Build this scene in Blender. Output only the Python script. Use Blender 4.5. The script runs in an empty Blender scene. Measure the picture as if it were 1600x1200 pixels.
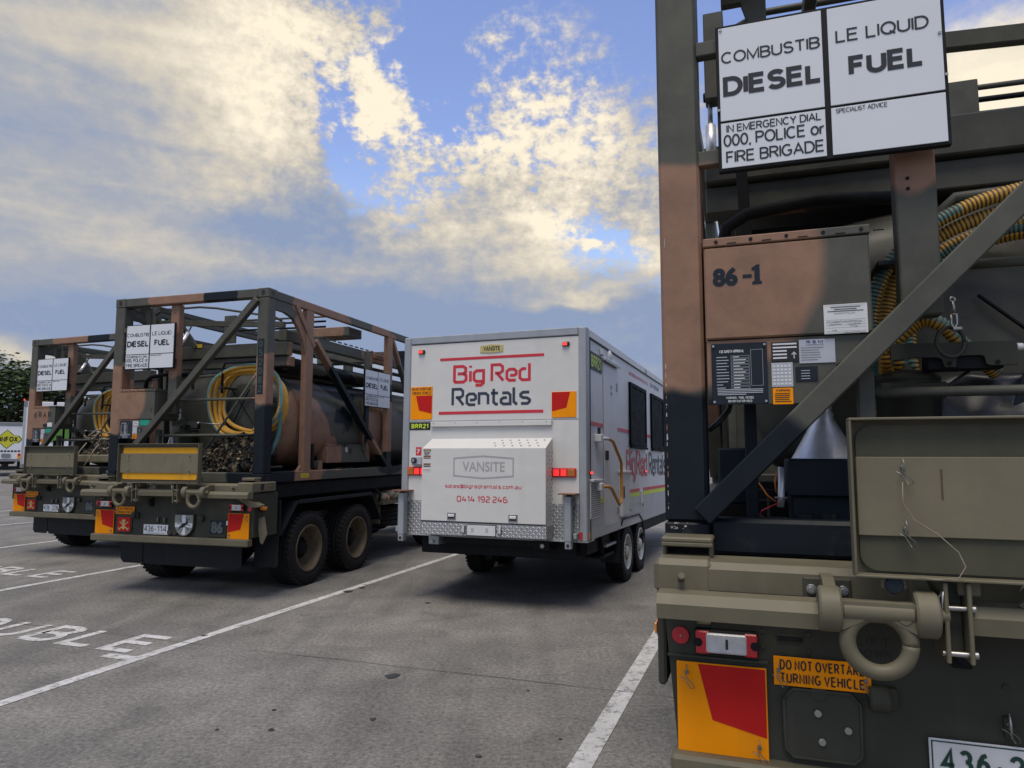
import bpy, math, random
from mathutils import Vector, Matrix
from math import sin, cos, pi, radians, atan2, sqrt
random.seed(7)
S = bpy.context.scene
COL = S.collection

# ------------------------------------------------------------------ camera
PITCH = 0.0962
CAMZ = 1.78
F = 1106.0
cam_d = bpy.data.cameras.new("camera")
cam = bpy.data.objects.new("camera", cam_d)
COL.objects.link(cam)
cam.location = (0, 0, CAMZ)
cam.rotation_euler = (pi / 2 + PITCH, 0, 0)
cam_d.sensor_width = 36
cam_d.lens = 36 * F / 1600
cam_d.clip_end = 3000
cam_d.clip_start = 0.05
S.camera = cam
S.view_settings.view_transform = 'Standard'
S.view_settings.look = 'None'
S.view_settings.exposure = 0.0
S.view_settings.gamma = 1.0
S.cycles.max_bounces = 6

# ------------------------------------------------------------------ sky
SUN_EL, SUN_AZ = radians(68), radians(200)      # azimuth from +y clockwise: behind the camera, a little left
SKYV = 2.1
def sky():
    w = bpy.data.worlds.new("World")
    S.world = w
    w.use_nodes = True
    nt = w.node_tree
    nt.nodes.clear()
    N = nt.nodes.new
    L = nt.links.new
    out = N('ShaderNodeOutputWorld')
    bg = N('ShaderNodeBackground')
    bg.inputs['Strength'].default_value = 0.1
    L(bg.outputs[0], out.inputs[0])
    sk = N('ShaderNodeTexSky')
    sk.sky_type = 'NISHITA'
    sk.sun_disc = False
    sk.sun_elevation = SUN_EL
    sk.sun_rotation = SUN_AZ
    sk.air_density = 1.0
    sk.dust_density = 0.5
    sk.ozone_density = 2.0
    tc = N('ShaderNodeTexCoord')
    sep = N('ShaderNodeSeparateXYZ')
    L(tc.outputs['Generated'], sep.inputs[0])
    def M(op, a, b=None, c=None, clamp=False):
        n = N('ShaderNodeMath')
        n.operation = op
        n.use_clamp = clamp
        for i, v in enumerate((a, b, c)):
            if v is None: continue
            if isinstance(v, (int, float)): n.inputs[i].default_value = v
            else: L(v, n.inputs[i])
        return n.outputs[0]
    az = M('ARCTAN2', sep.outputs[0], sep.outputs[1])
    el = M('ARCSINE', sep.outputs[2])
    ae = N('ShaderNodeCombineXYZ')
    L(az, ae.inputs[0]); L(el, ae.inputs[1])
    # cloud-layer coordinate: direction projected on a high plane
    zz = M('ADD', M('MAXIMUM', sep.outputs[2], 0.0), 0.16)
    pl = N('ShaderNodeCombineXYZ')
    L(M('DIVIDE', sep.outputs[0], zz), pl.inputs[0])
    L(M('DIVIDE', sep.outputs[1], zz), pl.inputs[1])
    def noise(vec, scale, detail=6, rough=0.55, dist=0.0, off=(0, 0, 0)):
        mp = N('ShaderNodeMapping')
        L(vec, mp.inputs[0]); mp.inputs['Location'].default_value = off
        n = N('ShaderNodeTexNoise')
        n.inputs['Scale'].default_value = scale
        n.inputs['Detail'].default_value = detail
        n.inputs['Roughness'].default_value = rough
        n.inputs['Distortion'].default_value = dist
        L(mp.outputs[0], n.inputs['Vector'])
        return n.outputs[0]
    st = N('ShaderNodeVectorMath'); st.operation = 'MULTIPLY'; st.inputs[1].default_value = (1.0, 1.35, 1.0)
    L(ae.outputs[0], st.inputs[0])
    n1 = noise(st.outputs[0], 5.0, 12, 0.62, 0.6)
    n2 = noise(st.outputs[0], 17.0, 9, 0.66, 0.5, (3, 1, 0))
    n3 = noise(st.outputs[0], 2.6, 4, 0.5, 0.2, (1, 5, 2))
    n4 = noise(st.outputs[0], 40.0, 6, 0.62, 0.1, (7, 2, 0))
    sk2 = N('ShaderNodeVectorMath'); sk2.operation = 'MULTIPLY'; sk2.inputs[1].default_value = (1.0, 5.5, 1.0)
    L(ae.outputs[0], sk2.inputs[0])
    n5 = noise(sk2.outputs[0], 3.4, 7, 0.55, 0.5, (2, 9, 0))
    warp = N('ShaderNodeVectorMath'); warp.operation = 'MULTIPLY_ADD'
    cn = N('ShaderNodeTexNoise'); cn.inputs['Scale'].default_value = 7; cn.inputs['Detail'].default_value = 4
    L(ae.outputs[0], cn.inputs['Vector'])
    L(cn.outputs['Color'], warp.inputs[0])
    warp.inputs[1].default_value = (0.16, 0.12, 0)
    sub = N('ShaderNodeVectorMath'); sub.operation = 'SUBTRACT'
    L(ae.outputs[0], sub.inputs[0]); sub.inputs[1].default_value = (0.08, 0.06, 0)
    L(sub.outputs[0], warp.inputs[2])
    P = warp.outputs[0]
    def dirof(u, v):
        d = Vector(((u - 800) / F, 1, -(v - 600) / F)).normalized()
        y = d.y * cos(PITCH) - d.z * sin(PITCH)
        z = d.y * sin(PITCH) + d.z * cos(PITCH)
        return atan2(d.x, y), math.asin(z)
    def blobs(lst):
        acc = None
        for (u, v, ru, rv, wgt) in lst:
            a, e = dirof(u, v)
            v1 = N('ShaderNodeVectorMath'); v1.operation = 'SUBTRACT'
            L(P, v1.inputs[0]); v1.inputs[1].default_value = (a, e, 0)
            v2 = N('ShaderNodeVectorMath'); v2.operation = 'MULTIPLY'
            L(v1.outputs[0], v2.inputs[0]); v2.inputs[1].default_value = (F / ru, F / rv, 0)
            v3 = N('ShaderNodeVectorMath'); v3.operation = 'DOT_PRODUCT'
            L(v2.outputs[0], v3.inputs[0]); L(v2.outputs[0], v3.inputs[1])
            g = M('MULTIPLY', M('POWER', 2.718, M('MULTIPLY', v3.outputs['Value'], -1.0)), wgt)
            acc = g if acc is None else M('ADD', acc, g)
        return acc
    cover = blobs([
        (60, 20, 330, 210, .9), (330, 150, 170, 190, .75), (60, 300, 330, 160, .8), (420, 220, 80, 60, .35), (400, 40, 80, 50, .22),
        (480, 20, 110, 45, .30), (560, 40, 50, 45, .42), (604, 160, 46, 42, 1.0), (590, 118, 24, 26, .55),
        (150, 440, 420, 100, 1.0), (480, 400, 330, 100, .9), (720, 430, 240, 60, .6), (400, 520, 700, 60, .9), (900, 500, 300, 40, .7),
        (770, 255, 120, 75, .42), (950, 250, 150, 105, .62), (860, 180, 130, 40, .25), (820, 330, 110, 50, .5), (700, 215, 50, 35, .2), (1010, 300, 70, 70, .4),
        (880, 55, 70, 40, .26), (765, 72, 50, 26, .3), (640, 22, 40, 20, .25), (760, 150, 60, 30, .2), (1015, 390, 32, 40, .5), (922, 379, 45, 9, 1.1), (1010, 180, 50, 40, .2),
        (1560, 140, 150, 90, 1.0), (1250, 330, 180, 120, .5), (1500, 420, 300, 160, .5),
        (200, 610, 700, 75, 1.2), (1000, 600, 700, 70, 1.2), (1800, 600, 600, 80, 1.2), (-600, 600, 500, 120, 1.2), (535, 225, 40, 75, -1.0), (570, 290, 40, 30, -.4), (935, 375, 70, 26, -.8), (690, 90, 60, 70, -.5), (650, 60, 40, 90, -.3)])
    side2 = N('ShaderNodeMapRange'); side2.inputs[1].default_value = 0.55; side2.inputs[2].default_value = 0.3
    side2.inputs[3].default_value = 0.0; side2.inputs[4].default_value = 0.45
    L(sep.outputs[1], side2.inputs[0])
    puff = blobs([(820, 240, 260, 150, 1.0), (520, 100, 190, 190, .9), (980, 330, 120, 120, .5)])
    puff = M('ADD', puff, 0.22)
    dapple = M('ADD', M('MULTIPLY', M('SUBTRACT', n2, 0.5), 1.1), M('MULTIPLY', M('SUBTRACT', n4, 0.5), 2.2))
    dens = M('ADD', M('ADD', cover, side2.outputs[0]),
             M('ADD', M('MULTIPLY', M('SUBTRACT', n1, 0.5), 1.05), M('MULTIPLY', dapple, puff)))
    al = N('ShaderNodeMapRange'); al.interpolation_type = 'SMOOTHSTEP'
    al.inputs[1].default_value = 0.04; al.inputs[2].default_value = 0.78
    L(dens, al.inputs[0])
    alpha = al.outputs[0]
    # shaded cloud: soft grey-mauve bodies;  lit cloud: cream edges towards the low light
    lit = blobs([(90, -10, 260, 90, .42), (340, 95, 110, 120, .6), (425, 190, 75, 70, .5), (330, 275, 110, 40, .24), (500, 40, 130, 70, .7), (602, 158, 60, 60, 1.0),
                 (780, 235, 150, 80, .62), (950, 240, 140, 100, .66), (860, 345, 80, 30, .5), (640, 285, 110, 40, .4), (1012, 390, 50, 40, .8), (900, 450, 70, 14, .45), (700, 375, 110, 22, .32),
                 (1560, 140, 200, 120, 1.2), (330, 415, 130, 26, .13), (150, 330, 200, 50, .14), (820, 60, 150, 70, .75), (20, 548, 80, 16, .45), (925, 379, 40, 12, .9), (840, 410, 100, 26, .45), (900, 470, 60, 10, .6),
                 (330, 430, 260, 50, .13), (720, 420, 150, 50, .25), (60, 280, 220, 150, .12), (855, 355, 50, 55, .5), (660, 330, 120, 40, .2), (110, 260, 150, 90, -.3), (440, 335, 110, 40, -.42), (200, 250, 260, 110, .2), (250, 340, 250, 60, .16), (250, 500, 300, 40, -.2), (650, 495, 500, 36, -.22), (760, 190, 120, 40, .3), (930, 170, 90, 40, .3)])
    litn = M('ADD', M('ADD', lit, M('MULTIPLY', side2.outputs[0], 0.5)), M('ADD', M('MULTIPLY', M('MULTIPLY', dapple, puff), 0.75), M('ADD', M('MULTIPLY', M('SUBTRACT', n1, 0.5), 0.4), M('ADD', M('MULTIPLY', M('SUBTRACT', n5, 0.5), 0.9), M('MULTIPLY', M('SUBTRACT', n3, 0.5), 0.3)))))
    lr = N('ShaderNodeMapRange'); lr.interpolation_type = 'LINEAR'
    lr.inputs[1].default_value = -0.12; lr.inputs[2].default_value = 1.15
    L(litn, lr.inputs[0])
    cr = N('ShaderNodeValToRGB')
    e = cr.color_ramp.elements
    e[0].position = 0.0; e[0].color = (2.75, 3.5, 5.2, 1)
    e[1].position = 1.0; e[1].color = (10.2, 9.1, 7.2, 1)
    m = cr.color_ramp.elements.new(0.26); m.color = (4.0, 4.25, 4.85, 1)
    m = cr.color_ramp.elements.new(0.55); m.color = (6.5, 5.95, 5.1, 1)
    L(lr.outputs[0], cr.inputs[0])
    # the clear gaps: Nishita blue, brightened as the phone exposed it
    hs = N('ShaderNodeHueSaturation'); hs.inputs['Saturation'].default_value = 0.95; hs.inputs['Value'].default_value = SKYV
    tint = N('ShaderNodeMix'); tint.data_type = 'RGBA'; tint.blend_type = 'MULTIPLY'; tint.inputs[0].default_value = 1.0; tint.inputs[7].default_value = (0.97, 0.90, 1.06, 1)
    L(sk.outputs[0], tint.inputs[6]); L(tint.outputs[2], hs.inputs['Color'])
    low = N('ShaderNodeMapRange'); low.inputs[1].default_value = 0.20; low.inputs[2].default_value = 0.42; low.inputs[3].default_value = 0.6; low.inputs[4].default_value = 0.0
    L(sep.outputs[2], low.inputs[0])
    pale = N('ShaderNodeMix'); pale.data_type = 'RGBA'; pale.inputs[7].default_value = (4.6, 6.6, 9.0, 1)
    L(low.outputs[0], pale.inputs[0]); L(hs.outputs[0], pale.inputs[6])
    mix = N('ShaderNodeMix'); mix.data_type = 'RGBA'
    L(alpha, mix.inputs[0]); L(pale.outputs[2], mix.inputs[6]); L(cr.outputs[0], mix.inputs[7])
    L(mix.outputs[2], bg.inputs['Color'])
    w.cycles.sampling_method = 'MANUAL'
    w.cycles.sample_map_resolution = 512
sky()

sun_d = bpy.data.lights.new("sun", 'SUN')
sun = bpy.data.objects.new("sun", sun_d)
COL.objects.link(sun)
sun_d.energy = 2.6
sun_d.angle = radians(32)
sun_d.color = (1.0, 0.91, 0.76)
sd = Vector((sin(SUN_AZ) * cos(SUN_EL), cos(SUN_AZ) * cos(SUN_EL), sin(SUN_EL)))
sun.rotation_euler = sd.to_track_quat('Z', 'Y').to_euler()

# ------------------------------------------------------------------ materials
def new_mat(name):
    m = bpy.data.materials.new(name)
    m.use_nodes = True
    nt = m.node_tree
    b = nt.nodes['Principled BSDF']
    return m, nt, b
def nz(nt, scale, detail=4, rough=0.55, coord='Object'):
    tc = nt.nodes.new('ShaderNodeTexCoord')
    n = nt.nodes.new('ShaderNodeTexNoise')
    n.inputs['Scale'].default_value = scale
    n.inputs['Detail'].default_value = detail
    n.inputs['Roughness'].default_value = rough
    nt.links.new(tc.outputs[coord], n.inputs['Vector'])
    return n.outputs[0]
def rng(nt, src, a, b, c, d):
    r = nt.nodes.new('ShaderNodeMapRange')
    r.inputs[1].default_value = a; r.inputs[2].default_value = b
    r.inputs[3].default_value = c; r.inputs[4].default_value = d
    nt.links.new(src, r.inputs[0])
    return r.outputs[0]
def mixc(nt, fac, a, b, mode='MIX'):
    x = nt.nodes.new('ShaderNodeMix'); x.data_type = 'RGBA'; x.blend_type = mode
    for s, v in ((0, fac), (6, a), (7, b)):
        if isinstance(v, (int, float)): x.inputs[s].default_value = v
        elif isinstance(v, tuple): x.inputs[s].default_value = (v + (1,))[:4]
        else: nt.links.new(v, x.inputs[s])
    return x.outputs[2]
def bump(nt, b, h, strength=0.2, dist=0.01):
    bm = nt.nodes.new('ShaderNodeBump')
    bm.inputs['Strength'].default_value = strength
    bm.inputs['Distance'].default_value = dist
    nt.links.new(h, bm.inputs['Height'])
    nt.links.new(bm.outputs[0], b.inputs['Normal'])
def paint(name, col, rough=0.55, metal=0.0, var=0.18, scale=6.0, bmp=0.05, dirt=None, spec=0.4, dirt_amt=0.25):
    m, nt, b = new_mat(name)
    n = nz(nt, scale, 6, 0.62)
    lo = tuple(c * (1 - var) for c in col); hi = tuple(min(1, c * (1 + var)) for c in col)
    c = mixc(nt, rng(nt, n, .3, .7, 0, 1), lo, hi)
    if dirt:
        d = nz(nt, scale * 0.45, 8, 0.7)
        c = mixc(nt, rng(nt, d, .52, .75, 0, dirt_amt), c, dirt)
        tcs = nt.nodes.new('ShaderNodeTexCoord'); mps = nt.nodes.new('ShaderNodeMapping'); mps.inputs['Scale'].default_value = (scale * 3, scale * 3, .9)
        nt.links.new(tcs.outputs['Object'], mps.inputs[0]); ns = nt.nodes.new('ShaderNodeTexNoise'); ns.inputs['Scale'].default_value = 1.0; ns.inputs['Detail'].default_value = 6
        nt.links.new(mps.outputs[0], ns.inputs['Vector'])
        c = mixc(nt, rng(nt, ns.outputs[0], .54, .74, 0, dirt_amt * .8), c, dirt)
    nt.links.new(c, b.inputs['Base Color'])
    b.inputs['Metallic'].default_value = metal
    b.inputs['Specular IOR Level'].default_value = spec
    nt.links.new(rng(nt, n, .3, .7, rough * .85, min(1, rough * 1.15)), b.inputs['Roughness'])
    if bmp: bump(nt, b, nz(nt, 90, 3, .6) if not name.startswith('van_') else nz(nt, 2.2, 2, .5), bmp if not name.startswith('van_') else .5, .004 if not name.startswith('van_') else .03)
    return m
def flat(name, col, rough=0.5, metal=0.0, spec=0.4): return paint(name, col, rough, metal, .06, 10, 0, None, spec)
def glow(name, col, em, s):
    m, nt, b = new_mat(name)
    b.inputs['Base Color'].default_value = col + (1,)
    b.inputs['Emission Color'].default_value = em + (1,)
    b.inputs['Emission Strength'].default_value = s
    b.inputs['Roughness'].default_value = .3
    return m

OLIVE = (0.080, 0.081, 0.067)
BROWN = (0.25, 0.146, 0.098)
NAVY = (0.0045, 0.0085, 0.0135)
BROWN_B = [(-1.25, .1, 2.48, .64, .8, .47), (-.29, .06, 3.3, .2, .3, .55), (-.22, .05, 3.8, .45, .3, .16), (1.2, .1, 2.69, .3, .5, .33),
           (1.22, .98, 2.55, .22, .55, 1.4), (1.22, 1.25, 3.76, .3, .75, .22), (1.22, 3.4, 3.3, .22, .35, .5), (1.22, 3.35, 2.2, .22, .35, .42),
           (1.1, 1.15, 1.95, .55, .55, .5), (1.1, 3.1, 2.15, .55, .5, .6), (.5, 2.4, 3.72, .42, .5, .3), (1.2, 3.0, 3.75, .4, .35, .2), (.95, 3.3, 3.4, .2, .5, .2), (-.75, .9, 2.8, .2, .4, .2),
           (1.1, 1.75, 1.75, .3, .25, .25), (-1.2, 2.6, 2.6, .5, .8, .6), (1.2, 5.3, 2.9, .4, .5, .8)]
BLACK_B = [(-1.3, .1, 1.5, .88, .5, .54), (-.6, .05, 1.45, .93, .3, .15), (1.27, .1, 1.6, .60, .58, .78), (.47, .05, 3.8, .27, .3, .16),
           (1.22, 2.1, 2.5, .14, .85, .8), (.9, 2.2, 2.8, .6, .5, .25), (1.22, 3.4, 2.78, .2, .3, .16), (1.22, 3.4, 1.6, .3, .5, .2), (.3, 1.0, 3.3, .12, .4, .2), (-1.2, 3.8, 2.0, .5, .6, .7), (1.2, 4.5, 3.6, .4, .5, .5)]
def camo(name, base=OLIVE, rough=.5):
    m, nt, b = new_mat(name)
    N = nt.nodes.new; L = nt.links.new
    tc = N('ShaderNodeTexCoord')
    no = N('ShaderNodeTexNoise'); no.inputs['Scale'].default_value = 3.5; no.inputs['Detail'].default_value = 3
    L(tc.outputs['Object'], no.inputs['Vector'])
    w = N('ShaderNodeVectorMath'); w.operation = 'MULTIPLY_ADD'
    L(no.outputs['Color'], w.inputs[0]); w.inputs[1].default_value = (.12, .12, .12)
    s = N('ShaderNodeVectorMath'); s.operation = 'SUBTRACT'
    L(tc.outputs['Object'], s.inputs[0]); s.inputs[1].default_value = (.06, .06, .06)
    L(s.outputs[0], w.inputs[2])
    def field(lst):
        acc = None
        for (x, y, z, a, bb, c) in lst:
            d = N('ShaderNodeVectorMath'); d.operation = 'SUBTRACT'; L(w.outputs[0], d.inputs[0]); d.inputs[1].default_value = (x, y, z)
            k = N('ShaderNodeVectorMath'); k.operation = 'MULTIPLY'; L(d.outputs[0], k.inputs[0]); k.inputs[1].default_value = (1 / a, 1 / bb, 1 / c)
            l = N('ShaderNodeVectorMath'); l.operation = 'LENGTH'; L(k.outputs[0], l.inputs[0])
            if acc is None: acc = l.outputs['Value']
            else:
                q = N('ShaderNodeMath'); q.operation = 'MINIMUM'; L(acc, q.inputs[0]); L(l.outputs['Value'], q.inputs[1]); acc = q.outputs[0]
        r = N('ShaderNodeMapRange'); r.interpolation_type = 'SMOOTHSTEP'
        r.inputs[1].default_value = .96; r.inputs[2].default_value = 1.05; r.inputs[3].default_value = 1; r.inputs[4].default_value = 0
        L(acc, r.inputs[0])
        return r.outputs[0]
    c = mixc(nt, field(BROWN_B), base, BROWN)
    c = mixc(nt, field(BLACK_B), c, NAVY)
    n = nz(nt, 7, 7, .65)
    c = mixc(nt, 1.0, c, mixc(nt, rng(nt, n, .3, .7, 0, 1), (.8, .8, .8), (1.18, 1.17, 1.14)), 'MULTIPLY')
    d = nz(nt, 2.6, 9, .72)
    c = mixc(nt, rng(nt, d, .56, .8, 0, .16), c, (.24, .21, .165))
    sc = nz(nt, 45, 5, .8)
    c = mixc(nt, rng(nt, sc, .715, .74, 0, .22), c, (.34, .33, .30))
    L(c, b.inputs['Base Color'])
    b.inputs['Specular IOR Level'].default_value = .25
    L(rng(nt, n, .3, .7, rough - .08, rough + .12), b.inputs['Roughness'])
    bump(nt, b, nz(nt, 120, 3, .6), .06, .004)
    return m
M_CAMO = camo('camouflage_paint')
M_TANK = camo('camouflage_tank_paint', (0.07, 0.069, 0.056), .34)
M_KHAKI = paint('khaki_steel_paint', (0.130, 0.117, 0.077), .55, 0, .14, 4, .05, (.19, .165, .115), .3, .35)
M_KHAKI2 = paint('khaki_cover_paint', (0.158, 0.141, 0.092), .6, 0, .12, 5, .05, (.2, .175, .12), .3, .3)
M_TRAY = paint('olive_case_paint', (0.066, 0.065, 0.042), .6, 0, .14, 5, .05, (.11, .10, .066), .25, .3)
M_PANEL = paint('olive_panel_paint', (0.044, 0.045, 0.034), .6, 0, .14, 5, .05, (.085, .078, .058), .25, .3)
M_DARK = paint('dark_chassis', (0.008, 0.009, 0.011), .65, 0, .25, 5, .06, (.035, .032, .027), .2, .3)
M_NAVYP = flat('navy_paint', (0.011, 0.017, 0.026), .5, 0, .25)
M_RUBBER = paint('tyre_rubber', (0.014, 0.014, 0.015), .75, 0, .25, 9, .15, (.042, .039, .034), .22, .35)
M_FLAP = paint('mudflap_rubber', (0.009, 0.012, 0.016), .55, 0, .2, 4, .05, (.035, .033, .03), .25, .3)
M_RIM = paint('dusty_rim', (0.105, 0.082, 0.05), .55, 0, .25, 8, .08, (.19, .145, .09), .3, .5)
M_STEEL = paint('bare_steel', (0.40, 0.395, 0.38), .38, .9, .15, 14, .04)
M_CLIP = paint('dull_steel_clip', (.22, .215, .20), .4, .7, .2, 20, 0)
M_GALV = paint('galvanised_sheet', (0.90, 0.90, 0.89), .45, .75, .12, 18, .05)
M_ORANGE = paint('orange_retroreflector', (0.92, 0.30, 0.003), .55, 0, .05, 8, 0, (.6, .24, .02), .12, .25)
M_YELLOW = paint('yellow_reflector', (0.68, 0.33, 0.012), .5, 0, .06, 8, 0, (.45, .25, .03), .25, .25)
M_RED = paint('red_retroreflector', (0.50, 0.016, 0.014), .5, 0, .06, 8, 0, None, .12)
M_BLACK = flat('black_ink', (0.014, 0.014, 0.016), .5)
M_CHAR = flat('charcoal_ink', (0.028, 0.032, 0.04), .55, 0, .25)
M_WHITE = paint('sign_white', (0.63, 0.655, 0.69), .5, 0, .03, 2, 0, (.55, .55, .55), .4, .15)
M_LABEL = flat('label_white', (0.62, 0.63, 0.63), .45)
M_LGREY = flat('label_grey', (0.40, 0.42, 0.46), .45)
M_BLUE = flat('label_blue', (0.03, 0.06, 0.22), .45)
M_GREENL = flat('label_green', (0.01, 0.28, 0.19), .45)
M_REDLENS = flat('red_lens', (0.5, 0.02, 0.03), .2, 0, .6)
M_LENS = paint('clear_lens', (0.55, 0.56, 0.58), .18, 0, .12, 40, 0, None, .6)
M_AMBER = flat('amber_lens', (0.8, 0.22, 0.01), .2, 0, .6)
M_HOSEY = paint('hose_yellow', (0.60, 0.32, 0.04), .5, 0, .15, 20, 0, (.3, .2, .07), .4, .4)
M_HOSET = paint('hose_turquoise', (0.10, 0.24, 0.235), .5, 0, .2, 20, 0, (.2, .24, .22), .4, .4)
M_GROOVE_SHADE = flat('hose_groove_shade', (0.11, 0.075, 0.03), .6)  # darker colour painted between the ribs, deepening the groove shade
M_HOSEB = flat('hose_black', (0.02, 0.022, 0.024), .5)
M_TARP = paint('black_vinyl', (0.015, 0.016, 0.02), .38, 0, .2, 6, .1, None, .5)
M_ROPE = paint('tan_rope', (0.24, 0.20, 0.15), .85, 0, .25, 20, .2)
M_NETS = [paint('net_leaf_' + n, c, .85, 0, .25, 15, 0) for n, c in (('tan', (.22, .17, .10)), ('olive', (.075, .07, .045)), ('brown', (.09, .066, .042)), ('dark', (.016, .016, .013)), ('grey', (.12, .11, .09)))]
M_VWHITE = paint('van_white', (0.62, 0.615, 0.59), .4, 0, .03, 1.2, .02, (.40, .37, .32), .4, .2)
M_VSIDE = paint('van_side_white', (0.64, 0.64, 0.65), .4, 0, .03, 1.2, .02, (.40, .38, .35), .4, .2)
M_VGREY = paint('aluminium_trim', (0.33, 0.35, 0.37), .42, .35, .08, 6, .04, (.25, .25, .25), .4, .3)
M_SILV = paint('silver_skirt', (0.45, 0.47, 0.50), .38, .5, .08, 5, .05, (.3, .29, .27), .4, .35)
M_VRED = flat('van_red', (0.56, 0.028, 0.045), .4)
M_VNAVY = flat('van_navy', (0.035, 0.045, 0.07), .4)
M_VLOGO = flat('van_logo_grey', (0.36, 0.36, 0.37), .45)
M_BADGE = flat('badge_gold', (0.50, 0.42, 0.16), .4)
M_LIME = flat('lime_letters', (0.62, 0.80, 0.05), .4)
M_TAPE = flat('lime_tape', (0.62, 0.72, 0.03), .4)
M_GRABO = paint('orange_grab_rail', (0.50, 0.225, 0.03), .4, 0, .1, 8, 0)
M_SHUT = paint('black_shutter', (0.0035, 0.0055, 0.009), .6, 0, .2, 8, 0, None, .06)
M_CHIP = flat('chipped_primer', (.42, .40, .37), .6)
M_RUST = paint('rusty_plate', (0.20, 0.09, 0.06), .7, 0, .3, 20, .1)
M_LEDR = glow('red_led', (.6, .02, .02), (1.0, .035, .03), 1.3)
M_LEDA = paint('amber_led', (.5, .17, .02), .3, 0, .2, 60, 0)
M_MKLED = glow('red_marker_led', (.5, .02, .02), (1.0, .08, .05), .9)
M_VWHEEL = paint('white_wheel', (0.52, 0.53, 0.53), .4, .1, .12, 9, .05, (.25, .23, .2), .4, .4)
M_LINY = flat('trailer_yellow', (0.60, 0.57, 0.03), .45)
M_LEAFG = flat('emblem_green', (0.10, 0.24, 0.045), .45)
M_TWHITE = paint('trailer_white', (0.72, 0.73, 0.75), .45, 0, .04, 1, 0)
M_TGREY = paint('trailer_grey', (0.2, 0.21, 0.22), .5, 0, .1, 2, 0)
def tread():
    m, nt, b = new_mat('tread_plate')
    N = nt.nodes.new; L = nt.links.new
    tc = N('ShaderNodeTexCoord'); sp = N('ShaderNodeSeparateXYZ'); L(tc.outputs['Object'], sp.inputs[0])
    def M(op, a, bb=None):
        n = N('ShaderNodeMath'); n.operation = op
        for i, v in enumerate((a, bb)):
            if v is None: continue
            if isinstance(v, (int, float)): n.inputs[i].default_value = v
            else: L(v, n.inputs[i])
        return n.outputs[0]
    u = M('MULTIPLY', M('ADD', sp.outputs[0], sp.outputs[1]), 1 / .034); v = M('MULTIPLY', sp.outputs[2], 1 / .034)
    par = M('FLOORED_MODULO', M('ADD', M('FLOOR', u), M('FLOOR', v)), 2.0)
    fx = M('SUBTRACT', M('FRACT', u), .5); fz = M('SUBTRACT', M('FRACT', v), .5)
    sg = M('SUBTRACT', M('MULTIPLY', par, 2.0), 1.0)
    a = M('ADD', fx, M('MULTIPLY', fz, sg)); c = M('SUBTRACT', fx, M('MULTIPLY', fz, sg))
    r = M('ADD', M('POWER', M('DIVIDE', a, .85), 2.0), M('POWER', M('DIVIDE', c, .26), 2.0))
    h = rng(nt, r, .5, 1.1, 1, 0)
    n = nz(nt, 5, 6, .65)
    col = mixc(nt, h, mixc(nt, n, (.27, .28, .285), (.38, .385, .39)), (.60, .61, .62))
    L(col, b.inputs['Base Color'])
    b.inputs['Metallic'].default_value = .55; b.inputs['Roughness'].default_value = .38
    bump(nt, b, h, .8, .004)
    return m
M_TREAD = tread()
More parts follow.
